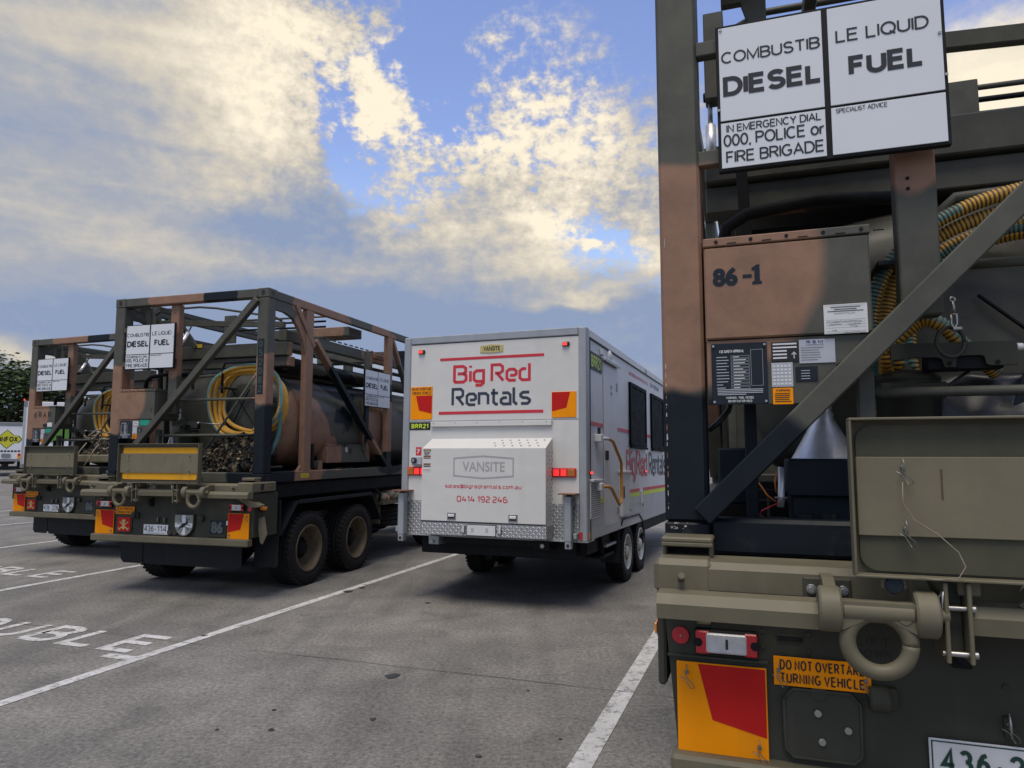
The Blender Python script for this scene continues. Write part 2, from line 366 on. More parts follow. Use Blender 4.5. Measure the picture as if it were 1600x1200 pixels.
def asphalt():
    m, nt, b = new_mat('worn_asphalt')
    big = nz(nt, .28, 5, .6); mid = nz(nt, 1.3, 7, .62); fine = nz(nt, 30, 8, .85); sp = nz(nt, 80, 3, .7)
    tcn = nt.nodes.new('ShaderNodeTexCoord'); mp = nt.nodes.new('ShaderNodeMapping')
    mp.inputs['Rotation'].default_value = (0, 0, radians(20)); mp.inputs['Scale'].default_value = (2.2, .22, 1)
    nt.links.new(tcn.outputs['Object'], mp.inputs[0])
    st = nt.nodes.new('ShaderNodeTexNoise'); st.inputs['Scale'].default_value = 1.0; st.inputs['Detail'].default_value = 5
    nt.links.new(mp.outputs[0], st.inputs['Vector'])
    c = mixc(nt, rng(nt, mid, .30, .72, 0, 1), (.138, .131, .121), (.268, .256, .235))
    c = mixc(nt, rng(nt, big, .38, .66, 0, .65), c, (.152, .147, .138))
    c = mixc(nt, rng(nt, st.outputs[0], .47, .72, 0, .6), c, (.098, .095, .090))
    blot = nz(nt, 1.7, 4, .55); c = mixc(nt, rng(nt, blot, .58, .68, 0, .5), c, (.105, .101, .095))
    wv = nt.nodes.new('ShaderNodeTexVoronoi'); wv.feature = 'DISTANCE_TO_EDGE'; wv.inputs['Scale'].default_value = .55
    wm = nt.nodes.new('ShaderNodeVectorMath'); wm.operation = 'MULTIPLY_ADD'; wn = nt.nodes.new('ShaderNodeTexNoise'); wn.inputs['Scale'].default_value = 3; wn.inputs['Detail'].default_value = 6
    nt.links.new(tcn.outputs['Object'], wn.inputs['Vector']); nt.links.new(wn.outputs['Color'], wm.inputs[0]); wm.inputs[1].default_value = (.5, .5, 0); nt.links.new(tcn.outputs['Object'], wm.inputs[2]); nt.links.new(wm.outputs[0], wv.inputs['Vector'])
    ck = nt.nodes.new('ShaderNodeMath'); ck.operation = 'MULTIPLY'; nt.links.new(rng(nt, wv.outputs['Distance'], .002, .008, 1, 0), ck.inputs[0]); nt.links.new(rng(nt, big, .5, .62, 0, .55), ck.inputs[1])
    c = mixc(nt, ck.outputs[0], c, (.07, .068, .065))
    c = mixc(nt, rng(nt, fine, .38, .62, 0, 1), mixc(nt, 1.0, c, (.50, .50, .50), 'MULTIPLY'), mixc(nt, 1.0, c, (1.50, 1.49, 1.46), 'MULTIPLY'))
    c = mixc(nt, rng(nt, sp, .66, .70, 0, .6), c, (.36, .345, .32))
    c = mixc(nt, rng(nt, sp, .34, .29, 0, .55), c, (.05, .05, .05))
    nt.links.new(c, b.inputs['Base Color'])
    nt.links.new(rng(nt, mid, .3, .7, .72, .92), b.inputs['Roughness'])
    b.inputs['Specular IOR Level'].default_value = .3
    bump(nt, b, fine, .6, .008)
    return m, c
M_ASPH, _ = asphalt()
def roadpaint():
    m, nt, b = new_mat('worn_white_road_paint')
    n = nz(nt, 11, 9, .78); n2 = nz(nt, 3, 5, .6); n3 = nz(nt, 70, 3, .7)
    c = mixc(nt, rng(nt, n2, .3, .7, 0, 1), (.44, .435, .42), (.62, .615, .60))
    c = mixc(nt, rng(nt, n, .51, .60, 0, .93), c, (.2, .19, .175))
    c = mixc(nt, rng(nt, n3, .6, .66, 0, .55), c, (.2, .195, .185))
    nt.links.new(c, b.inputs['Base Color']); b.inputs['Roughness'].default_value = .8
    return m
M_PAINT = roadpaint()
M_JOINT = flat('joint_filler', (0.07, 0.068, 0.064), .9)
M_STAIN = flat('oil_stain', (0.045, 0.046, 0.047), .5)
M_BARK = paint('bark', (0.09, 0.07, 0.05), .9, 0, .3, 8, .3)
M_LEAVES = [paint('leaf_' + n, c, .6, 0, .3, 3, 0) for n, c in (('dark', (.035, .06, .022)), ('mid', (.06, .095, .03)), ('light', (.105, .14, .042)))]

# ------------------------------------------------------------------ mesh builder
GLYPH = {}
def glyphs(s, bold):
    key = (s, bold)
    if key not in GLYPH:
        c = bpy.data.curves.new('t', 'FONT'); c.body = s; c.fill_mode = 'FRONT'; c.resolution_u = 3; c.offset = bold
        o = bpy.data.objects.new('t', c); COL.objects.link(o)
        bpy.context.view_layer.update()
        me = bpy.data.meshes.new_from_object(o.evaluated_get(bpy.context.evaluated_depsgraph_get()))
        v = [(p.co.x, p.co.y) for p in me.vertices]; f = [tuple(p.vertices) for p in me.polygons]
        bpy.data.objects.remove(o); bpy.data.curves.remove(c); bpy.data.meshes.remove(me)
        xs = [p[0] for p in v]; ys = [p[1] for p in v]
        x0, x1, y0, y1 = min(xs), max(xs), min(ys), max(ys)
        GLYPH[key] = ([((x - x0) / (x1 - x0), (y - y0) / (y1 - y0)) for x, y in v], f)
    return GLYPH[key]
ST = {
 'B': (.66, [[(0, 0), (0, 1), (.46, 1), (.6, .87), (.6, .64), (.47, .53), (.17, .53)], [(.47, .53), (.62, .42), (.62, .13), (.48, 0), (0, 0)]]),
 'i': (0.0, [[(0, 0), (0, .68)], [(0, .90), (0, 1.03)]]),
 'g': (.5, [[(.5, 0), (.13, 0), (0, .13), (0, .55), (.13, .68), (.5, .68), (.5, -.1), (.37, -.24), (.08, -.24)]]),
 'R': (.62, [[(0, 0), (0, 1), (.45, 1), (.58, .87), (.58, .6), (.45, .48), (.17, .48)], [(.28, .48), (.62, 0)]]),
 'e': (.5, [[(.48, 0), (.13, 0), (0, .13), (0, .55), (.13, .68), (.38, .68), (.5, .55), (.5, .38), (.4, .3), (.17, .3)]]),
 'd': (.5, [[(.5, 1), (.5, 0), (.13, 0), (0, .13), (0, .55), (.13, .68), (.33, .68)]]),
 'n': (.5, [[(0, 0), (0, .68), (.37, .68), (.5, .55), (.5, 0)]]),
 't': (.34, [[(.12, .95), (.12, .13), (.24, 0), (.36, 0)], [(-.03, .68), (.36, .68)]]),
 'a': (.5, [[(.06, .68), (.37, .68), (.5, .55), (.5, 0), (.13, 0), (0, .1), (0, .28), (.13, .38), (.32, .38)]]),
 'l': (.18, [[(0, 1), (0, .13), (.12, 0), (.2, 0)]]),
 's': (.48, [[(.46, .68), (.12, .68), (0, .57), (0, .46), (.12, .36), (.36, .33), (.48, .22), (.48, .12), (.37, 0), (.02, 0)]]),
 'b': (.5, [[(0, 1), (0, 0), (.37, 0), (.5, .13), (.5, .55), (.37, .68), (.17, .68)]]),
 'r': (.32, [[(0, 0), (0, .68), (.34, .68)]]),
 'c': (.44, [[(.46, 0), (.13, 0), (0, .13), (0, .55), (.13, .68), (.46, .68)]]),
 'o': (.5, [[(.25, 0), (.13, 0), (0, .13), (0, .55), (.13, .68), (.37, .68), (.5, .55), (.5, .13), (.37, 0), (.25, 0)]]),
 'm': (.8, [[(0, 0), (0, .68), (.67, .68), (.8, .55), (.8, 0)], [(.4, .68), (.4, 0)]]),
 'u': (.5, [[(0, .68), (0, .13), (.13, 0), (.5, 0)], [(.5, .68), (.5, 0)]]),
 '.': (0.0, [[(0, -.04), (0, .06)]]),
 '@': (.8, [[(.75, -.05), (.15, -.05), (0, .1), (0, .7), (.15, .85), (.65, .85), (.8, .7), (.8, .15), (.4, .15), (.27, .27), (.27, .53), (.4, .65), (.58, .65), (.58, .15)]]),
 '0': (.55, [[(.27, 0), (.13, 0), (0, .15), (0, .85), (.13, 1), (.42, 1), (.55, .85), (.55, .15), (.42, 0), (.27, 0)]]),
 '1': (.2, [[(0, .82), (.2, 1), (.2, 0)]]),
 '2': (.5, [[(.02, 1), (.37, 1), (.5, .87), (.5, .62), (.38, .5), (.13, .42), (0, .28), (0, 0), (.52, 0)]]),
 '4': (.55, [[(.2, 1), (0, .3), (.58, .3)], [(.42, .62), (.42, 0)]]),
 '6': (.52, [[(.42, 1), (.15, 1), (0, .85), (0, .13), (.13, 0), (.39, 0), (.52, .13), (.52, .42), (.39, .55), (.13, .55)]]),
 '9': (.52, [[(.1, 0), (.37, 0), (.52, .15), (.52, .87), (.39, 1), (.13, 1), (0, .87), (0, .58), (.13, .45), (.39, .45)]]),
}
def _arc(cx, cz, rx, rz, a0, a1, n=10): return [(cx + rx * cos(radians(a0 + (a1 - a0) * i / n)), cz + rz * sin(radians(a0 + (a1 - a0) * i / n))) for i in range(n + 1)]
SANS = {
 'A': (.70, [[(0, 0), (.35, 1), (.70, 0)], [(.13, .34), (.57, .34)]]),
 'B': (.58, [[(0, 0), (0, 1), (.30, 1)] + _arc(.30, .765, .25, .235, 90, -90) + [(0, .53)], [(.30, .53)] + _arc(.31, .265, .27, .265, 90, -90) + [(0, 0)]]),
 'C': (.68, [_arc(.36, .5, .36, .5, 48, 312, 20)]),
 'D': (.64, [[(0, 0), (0, 1), (.28, 1)] + _arc(.28, .5, .36, .5, 90, -90, 14) + [(0, 0)]]),
 'E': (.54, [[(.54, 0), (0, 0), (0, 1), (.53, 1)], [(0, .53), (.49, .53)]]),
 'F': (.50, [[(0, 0), (0, 1), (.50, 1)], [(0, .53), (.44, .53)]]),
 'G': (.70, [_arc(.36, .5, .36, .5, 50, 325, 20) + [(.67, .46), (.40, .46)]]),
 'H': (.60, [[(0, 0), (0, 1)], [(.6, 0), (.6, 1)], [(0, .52), (.6, .52)]]),
 'I': (.0, [[(0, 0), (0, 1)]]),
 'K': (.6, [[(0, 0), (0, 1)], [(.56, 1), (0, .38)], [(.2, .58), (.6, 0)]]),
 'L': (.48, [[(0, 1), (0, 0), (.48, 0)]]),
 'M': (.72, [[(0, 0), (0, 1), (.36, .1), (.72, 1), (.72, 0)]]),
 'N': (.60, [[(0, 0), (0, 1), (.6, 0), (.6, 1)]]),
 'O': (.74, [_arc(.37, .5, .37, .5, 90, 450, 24)]),
 'P': (.56, [[(0, 0), (0, 1), (.30, 1)] + _arc(.30, .74, .26, .26, 90, -90) + [(0, .48)]]),
 'Q': (.74, [_arc(.37, .5, .37, .5, 90, 450, 24), [(.44, .22), (.74, -.04)]]),
 'R': (.60, [[(0, 0), (0, 1), (.32, 1)] + _arc(.32, .75, .25, .25, 90, -90) + [(0, .5)], [(.30, .5), (.60, 0)]]),
 'S': (.58, [_arc(.29, .755, .26, .245, 25, 250, 12) + _arc(.29, .26, .28, .26, 75, -158, 12)]),
 'T': (.60, [[(0, 1), (.6, 1)], [(.3, 1), (.3, 0)]]),
 'U': (.60, [[(0, 1), (0, .3)] + _arc(.3, .3, .3, .3, 180, 360, 12) + [(.6, 1)]]),
 'V': (.64, [[(0, 1), (.32, 0), (.64, 1)]]),
 'W': (.9, [[(0, 1), (.22, 0), (.45, 1), (.68, 0), (.9, 1)]]),
 'X': (.6, [[(0, 0), (.6, 1)], [(0, 1), (.6, 0)]]),
 'Y': (.62, [[(0, 1), (.31, .45), (.62, 1)], [(.31, .45), (.31, 0)]]),
 '0': (.52, [_arc(.26, .5, .26, .5, 90, 450, 20)]),
 '1': (.24, [[(0, .78), (.24, 1), (.24, 0)]]),
 '2': (.52, [_arc(.26, .73, .25, .27, 165, -25, 12) + [(0, 0), (.53, 0)]]),
 '3': (.52, [_arc(.25, .755, .23, .245, 150, -90, 12), _arc(.25, .27, .27, .27, 90, -150, 12)]),
 '4': (.58, [[(.42, 0), (.42, 1), (0, .3), (.58, .3)]]),
 '5': (.52, [[(.48, 1), (.08, 1), (.04, .52)] + _arc(.25, .32, .27, .32, 130, -150, 14)]),
 '6': (.52, [_arc(.27, .31, .25, .31, 90, 450, 18), [(.45, .97), (.27, .9), (.08, .62), (.02, .33)]]),
 '8': (.52, [_arc(.26, .76, .22, .24, 90, 450, 16), _arc(.26, .27, .26, .27, 90, 450, 16)]),
 'o': (.52, [_arc(.26, .36, .26, .36, 90, 450, 20)]), 'r': (.28, [[(0, 0), (0, .70)], [(0, .45), (.08, .62), (.28, .70)]]),
 ',': (.05, [[(.06, .06), (0, -.16)]]), '-': (.3, [[(0, .45), (.3, .45)]]), '.': (.0, [[(0, 0), (0, .09)]]),
}
class MB:
    def __init__(s): s.v = []; s.f = []; s.mi = []; s.sm = []; s.mats = []; s.M = Matrix.Identity(4)
    def m(s, mat):
        if mat not in s.mats: s.mats.append(mat)
        return s.mats.index(mat)
    def add(s, vs, fs, mat, smooth=False):
        o = len(s.v); k = s.m(mat)
        for p in vs: s.v.append(tuple(s.M @ Vector(p)))
        for f in fs: s.f.append(tuple(i + o for i in f)); s.mi.append(k); s.sm.append(smooth)
        return s
    def convex(s, vs, fs, mat, smooth=False):
        c = sum((Vector(p) for p in vs), Vector()) / len(vs); out = []
        for f in fs:
            a, b, d = (Vector(vs[i]) for i in f[:3])
            ctr = sum((Vector(vs[i]) for i in f), Vector()) / len(f)
            out.append(f if (b - a).cross(d - a).dot(ctr - c) >= 0 else tuple(reversed(f)))
        return s.add(vs, out, mat, smooth)
    def box(s, x0, x1, y0, y1, z0, z1, mat, c=.004, T=None):
        lo = (min(x0, x1), min(y0, y1), min(z0, z1)); hi = (max(x0, x1), max(y0, y1), max(z0, z1))
        c = min(c, *[(hi[i] - lo[i]) * .3 for i in range(3)])
        vs = []; idx = {}
        for sx in (0, 1):
            for sy in (0, 1):
                for sz in (0, 1):
                    sg = (sx, sy, sz)
                    for ax in range(3):
                        p = []
                        for i in range(3):
                            e = hi[i] if sg[i] else lo[i]
                            if i != ax: e += -c if sg[i] else c
                            p.append(e)
                        idx[(sg, ax)] = len(vs); vs.append(tuple(p))
        fs = []
        for ax in range(3):
            o = [i for i in range(3) if i != ax]
            for sd_ in (0, 1):
                q = []
                for a, b in ((0, 0), (1, 0), (1, 1), (0, 1)):
                    sg = [0, 0, 0]; sg[ax] = sd_; sg[o[0]] = a; sg[o[1]] = b
                    q.append(idx[(tuple(sg), ax)])
                fs.append(tuple(q))
            for a in (0, 1):
                for b in (0, 1):
                    g0 = [0, 0, 0]; g0[o[0]] = a; g0[o[1]] = b; g1 = list(g0); g1[ax] = 1
                    g0 = tuple(g0); g1 = tuple(g1)
                    fs.append((idx[(g0, o[0])], idx[(g0, o[1])], idx[(g1, o[1])], idx[(g1, o[0])]))
        for sx in (0, 1):
            for sy in (0, 1):
                for sz in (0, 1): fs.append(tuple(idx[((sx, sy, sz), a)] for a in range(3)))
        if T: vs = [tuple(T @ Vector(p)) for p in vs]
        return s.convex(vs, fs, mat)
    def bar(s, p0, p1, w, h, mat, up=(0, 0, 1), c=.004):
        p0 = Vector(p0); p1 = Vector(p1); d = (p1 - p0); l = d.length; d.normalize()
        r = d.cross(Vector(up))
        if r.length < 1e-4: r = d.cross(Vector((1, 0, 0)))
        r.normalize(); u = r.cross(d)
        T = Matrix(((r.x, d.x, u.x, p0.x), (r.y, d.y, u.y, p0.y), (r.z, d.z, u.z, p0.z), (0, 0, 0, 1)))
        return s.box(-w / 2, w / 2, 0, l, -h / 2, h / 2, mat, c, T)
    def tube(s, pts, r, mat, n=10, smooth=True, rf=None, sector=None, mat2=None):
        P = [Vector(p) for p in pts]; k = len(P)
        t = [(P[min(i + 1, k - 1)] - P[max(i - 1, 0)]).normalized() for i in range(k)]
        a = Vector((0, 0, 1)) if abs(t[0].z) < .9 else Vector((1, 0, 0))
        nrm = (a - t[0] * a.dot(t[0])).normalized(); vs = []
        for i in range(k):
            nrm = (nrm - t[i] * nrm.dot(t[i])).normalized(); b = t[i].cross(nrm)
            rr = r if rf is None else rf(i)
            for j in range(n):
                q = 2 * pi * j / n; vs.append(P[i] + nrm * (rr * cos(q)) + b * (rr * sin(q)))
        fs = []; f2 = []
        for i in range(k - 1):
            for j in range(n):
                q = (i * n + j, i * n + (j + 1) % n, (i + 1) * n + (j + 1) % n, (i + 1) * n + j)
                m2 = sector(i, j) if sector else None
                if m2: f2.append((q, m2))
                else: fs.append(q)
        o = len(s.v)
        s.add(vs, fs, mat, smooth)
        for f, m2 in f2: s.f.append(tuple(i + o for i in f)); s.mi.append(s.m(m2)); s.sm.append(smooth)
        km = s.m(mat)
        s.f.append(tuple(reversed([o + j for j in range(n)]))); s.mi.append(km); s.sm.append(False)
        s.f.append(tuple(o + (k - 1) * n + j for j in range(n))); s.mi.append(km); s.sm.append(False)
        return s
    def lathe(s, prof, c, axis, mat, n=24, smooth=True, a0=0, a1=2 * pi):
        """prof: list of (radius, distance along axis)"""
        ax = Vector(axis).normalized(); c = Vector(c)
        e = Vector((0, 0, 1)) if abs(ax.z) < .9 else Vector((1, 0, 0))
        u = (e - ax * e.dot(ax)).normalized(); w = ax.cross(u); vs = []; k = len(prof)
        for j in range(n):
            q = 2 * pi * j / n
            for r, h in prof: vs.append(c + ax * h + u * (r * cos(q)) + w * (r * sin(q)))
        fs = []
        for j in range(n):
            for i in range(k - 1): fs.append((j * k + i, ((j + 1) % n) * k + i, ((j + 1) % n) * k + i + 1, j * k + i + 1))
        return s.add(vs, fs, mat, smooth)
    def cyl(s, c, axis, r, h, mat, n=16, ch=.15):
        b = min(r, h) * ch
        s.lathe([(0, 0), (r - b, 0), (r, b)], c, axis, mat, n, False)
        s.lathe([(r, b), (r, h - b)], c, axis, mat, n, True)
        return s.lathe([(r, h - b), (r - b, h), (0, h)], c, axis, mat, n, False)
    def prism(s, poly, y0, y1, mat, c=0):
        """polygon in the x-z plane, extruded along y"""
        n = len(poly); A = sum(poly[i][0] * poly[(i + 1) % n][1] - poly[(i + 1) % n][0] * poly[i][1] for i in range(n))
        if A < 0: poly = poly[::-1]
        y0, y1 = min(y0, y1), max(y0, y1)
        vs = [(x, y0, z) for x, z in poly] + [(x, y1, z) for x, z in poly]
        fs = [tuple(range(n)), tuple(reversed(range(n, 2 * n)))]
        for i in range(n): j = (i + 1) % n; fs.append((i, i + n, j + n, j))
        return s.add(vs, fs, mat)
    def prismx(s, poly, x0, x1, mat):
        """polygon in the y-z plane, extruded along x"""
        m0 = s.M.copy(); s.M = s.M @ Matrix(((0, -1, 0, 0), (1, 0, 0, 0), (0, 0, 1, 0), (0, 0, 0, 1)))
        s.prism([(y, z) for y, z in poly], -x0, -x1, mat); s.M = m0
        return s
    def sheet(s, poly, y, mat):
        n = len(poly); A = sum(poly[i][0] * poly[(i + 1) % n][1] - poly[(i + 1) % n][0] * poly[i][1] for i in range(n))
        if A < 0: poly = poly[::-1]
        return s.add([(x, y, z) for x, z in poly], [tuple(range(n))], mat)
    def rect(s, x0, x1, z0, z1, y, mat): return s.sheet([(x0, z0), (x1, z0), (x1, z1), (x0, z1)], y, mat)
    def text(s, t, x0, x1, z0, z1, y, mat, bold=0.0):
        v, f = glyphs(t, bold)
        return s.add([(x0 + a * (x1 - x0), y, z0 + b * (z1 - z0)) for a, b in v], f, mat)
    def ribbon(s, pts, w, y, mat, cap=True):
        P = [Vector((a, b)) for a, b in pts]; P = [p for i, p in enumerate(P) if i == 0 or (p - P[i - 1]).length > 1e-7]; n = len(P); closed = (P[0] - P[-1]).length < 1e-6
        if not closed and cap:
            pass
        Lf, Rt = [], []
        for i in range(n):
            d0 = (P[i] - P[i - 1]) if i > 0 else ((P[0] - P[-2]) if closed else None)
            d1 = (P[i + 1] - P[i]) if i < n - 1 else ((P[1] - P[0]) if closed else None)
            d0 = d0.normalized() if d0 is not None else d1.normalized(); d1 = d1.normalized() if d1 is not None else d0
            t = (d0 + d1).normalized(); nn = Vector((-t.y, t.x)); k = w / 2 / max(.5, nn.dot(Vector((-d1.y, d1.x))))
            Lf.append(P[i] + nn * k); Rt.append(P[i] - nn * k)
        vs = [(p.x, y, p.y) for p in Lf] + [(p.x, y, p.y) for p in Rt]
        return s.add(vs, [(i + n, i + 1 + n, i + 1, i) for i in range(n - 1)], mat)
    def stroke(s, t, x0, x1, z0, z1, y, mat, w=.14, gap=.3):
        """square-cornered stroke lettering; z0 baseline, z1 cap line; squeezed into x0..x1"""
        h = z1 - z0; tot = -gap; segs = []
        x = 0
        for ch in t:
            if ch == ' ': x += .28; continue
            wd, ls = ST[ch]
            segs.append((x, ls)); x += wd + gap
        W = x - gap + w
        k = (x1 - x0) / W; hh = h - w * k
        for x, ls in segs:
            for l in ls: s.ribbon([(x0 + (a + x + w / 2) * k, z0 + w * k / 2 + b * hh) for a, b in l], w * k, y, mat)
        return s
    def sans(s, t, x0, x1, z0, z1, y, mat, w=.13, gap=.12):
        """monoline sign lettering: stroke weight w of the cap height, squeezed into x0..x1"""
        h = z1 - z0; x = 0; segs = []
        for ch in t:
            if ch == ' ': x += .34; continue
            wd, ls = SANS[ch]; segs.append((x, ls)); x += wd + gap + w
        W = x - gap - w; hw = w * h / 2; k = (x1 - x0 - 2 * hw) / max(W, .01); n = 0
        for x, ls in segs:
            for l in ls:
                s.ribbon([(x0 + hw + (x + a) * k, z0 + hw + b * (h - 2 * hw)) for a, b in l], w * h, y - .00008 * (n % 3), mat); n += 1
        return s
    def bolt(s, c, axis=(0, -1, 0), r=.012, h=.01, mat=None): return s.cyl(c, axis, r, h, mat or M_STEEL, 6)
    def build(s, name, parent=None, label=None):
        me = bpy.data.meshes.new(name); me.from_pydata(s.v, [], s.f)
        for m in s.mats: me.materials.append(m)
        me.polygons.foreach_set('material_index', s.mi); me.polygons.foreach_set('use_smooth', s.sm); me.update()
        o = bpy.data.objects.new(name, me); COL.objects.link(o)
        if parent: o.parent = parent
        if label: o['label'] = label
        return o
def thing(name, label, cat, loc=(0, 0, 0), rz=0, rx=0, group=None):
    o = bpy.data.objects.new(name, None); COL.objects.link(o)
    o.empty_display_size = .3
    o.location = loc; o.rotation_euler = (rx, 0, rz)
    tag(o, label, cat, group)
    return o
def tag(o, label, cat, group=None):
    o['label'] = label; o['category'] = cat
    if group: o['group'] = group
def part(parent, name, fn, label=None):
    b = MB(); fn(b); return b.build(name, parent, label)
SIDE = Matrix(((0, -1, 0, 0), (1, 0, 0, 0), (0, 0, 1, 0), (0, 0, 0, 1)))   # rear-plane drawing -> right-hand side plane
def at_side(x): return Matrix.Translation((x, 0, 0)) @ SIDE

# ------------------------------------------------------------------ ground
def ground():
    b = MB(); s = 900
    b.add([(-s, -s, 0), (s, -s, 0), (s, s, 0), (-s, s, 0)], [(0, 1, 2, 3)], M_ASPH)
    o = b.build('ground'); o['kind'] = 'structure'
    A = .345; d = Vector((sin(A), cos(A))); r = Vector((cos(A), -sin(A)))
    def strip(b, p, q, w, z, mat):
        p = Vector(p); q = Vector(q); n = (q - p).normalized(); n = Vector((n.y, -n.x)) * w / 2
        b.add([(*(p - n), z), (*(p + n), z), (*(q + n), z), (*(q - n), z)], [(0, 3, 2, 1)][::-1] if False else [(0, 1, 2, 3)], mat)
    base = Vector((-3.638, 5.224))
    for off, y0, y1, w in ((8.3, -1, 16, .12), (4.13, -2.5, 16, .135), (0, -2.6, 16, .115), (-4.2, -.4, 18, .115), (-8.37, 1.5, 20, .115), (-12.55, 3.6, 22, .115), (-16.7, 5.5, 24, .115)):
        b = MB(); p = base + r * off
        strip(b, p + d * y0, p + d * y1, w, .004, M_PAINT)
        o = b.build('parking_line'); o['kind'] = 'structure'
    b = MB()
    for off, l in ((0, .9), (-4.2, 3.4), (-8.37, 5.9)):
        p = base + r * off + d * (1.16 if off == 0 else (-.15 + .62 if off == -4.2 else 1.0))
        strip(b, p - r * .36, p - r * .06, .11, .004, M_PAINT)
    def letters(end, h=.56, pitch=.53, wd=.42):
        for k, ch in enumerate('ELBUOD'):
            o_ = Vector(end) - r * (k * pitch + wd)
            b.M = Matrix(((r.x, 0, d.x, o_.x), (r.y, 0, d.y, o_.y), (0, -1, 0, .004), (0, 0, 0, 1))); b.sans(ch, 0, wd, 0, h, 0, M_PAINT, .17)
    letters((-3.40, 6.49))
    letters((-6.62, 10.26))
    o = b.build('bay_lettering'); o['kind'] = 'structure'
    b = MB()
    p = Vector((-14, 10.70)); q = Vector((14, .84)); k = 60; pts = [p + (q - p) * (i / k) + Vector((0, random.uniform(-.012, .012))) for i in range(k + 1)]
    for i in range(k):
        if random.random() < .82: strip(b, pts[i], pts[i + 1], random.uniform(.003, .009), .006, M_JOINT)
    p = Vector((-20, 20.5)); q = Vector((10, 10.0)); strip(b, p, q, .012, .006, M_JOINT)
    o = b.build('pavement_joint'); o['kind'] = 'structure'
    b = MB()
    for (x, y, rx) in ((-.955, 5.845, .055), (-.93, 4.93, .02), (.12, 5.5, .012), (-2.1, 9.3, .06), (-1.98, 9.55, .045), (-1.65, 5.1, .016), (-1.55, 4.75, .02), (-1.9, 4.75, .014), (-3.0, 7.1, .03), (-1.0, 8.6, .03), (.3, 4.6, .012), (-.2, 4.35, .02)):
        n = 14; ph = random.random() * 6
        b.add([(x + rx * (1 + .25 * sin(3 * t + ph) + .1 * sin(7 * t)) * cos(t), y + rx * 1.1 * (1 + .2 * sin(2 * t + ph)) * sin(t), .005) for t in [2 * pi * i / n for i in range(n)]], [tuple(range(n))], M_STAIN)
    for i in range(70):
        x = random.uniform(-5, 2.5); y = random.uniform(4.2, 13); q = random.uniform(.004, .016)
        b.add([(x, y, .005), (x + q, y + q * .3, .005), (x + q * .7, y + q, .005), (x - q * .3, y + q * .8, .005)], [(0, 1, 2, 3)], M_CHIP if i % 3 else M_STAIN)
    o = b.build('ground_stain'); o['kind'] = 'structure'
ground()

# ------------------------------------------------------------------ shared pieces
def placard(b, x0, x1, z0, z1, y):
    """hazard sign; drawn in the rear plane, front face at y"""
    W = x1 - x0; H = z1 - z0; cx = (x0 + x1) / 2; zd = z1 - .668 * H
    b.box(x0, x1, y, y + .03, z0, z1, M_DARK, .003)
    f = y - .004
    g = .012; e = .013
    for (a, c) in ((x0 + g, cx - e / 2 - .004), (cx + e / 2 + .004, x1 - g)):
        b.box(a, c, f, y + .001, zd + .005, z1 - g, M_WHITE, .001); b.box(a, c, f, y + .001, z0 + g, zd - .005, M_WHITE, .001)
    t = f - .0015
    def T(s, l, u0, u1, v0, v1, w, gap=.03):
        c0 = x0 if l else cx; q = W / 2
        b.sans(s, c0 + u0 * q, c0 + u1 * q, z1 - v1 * H, z1 - v0 * H, t, M_CHAR, w, gap)
    T('COMBUSTIB', 1, .05, .955, .190, .270, .14); T('DIESEL', 1, .06, .965, .362, .497, .225, .0)
    T('IN EMERGENCY DIAL', 1, .08, .94, .691, .743, .145); T('000, POLICE or', 1, .05, .965, .757, .838, .135); T('FIRE BRIGADE', 1, .07, .955, .870, .949, .135)
    T('LE LIQUID', 0, .09, .87, .172, .257, .14); T('FUEL', 0, .19, .82, .356, .489, .225, .02); T('SPECIALIST ADVICE', 0, .065, .50, .686, .716, .13)
    for (px, pz) in ((x0 + .02, z1 - .02), (x1 - .02, z1 - .3 * H), (x1 - .006, zd + .06), (x0 + .006, zd + .05)): b.bolt((px, f, pz), r=.006, h=.005)
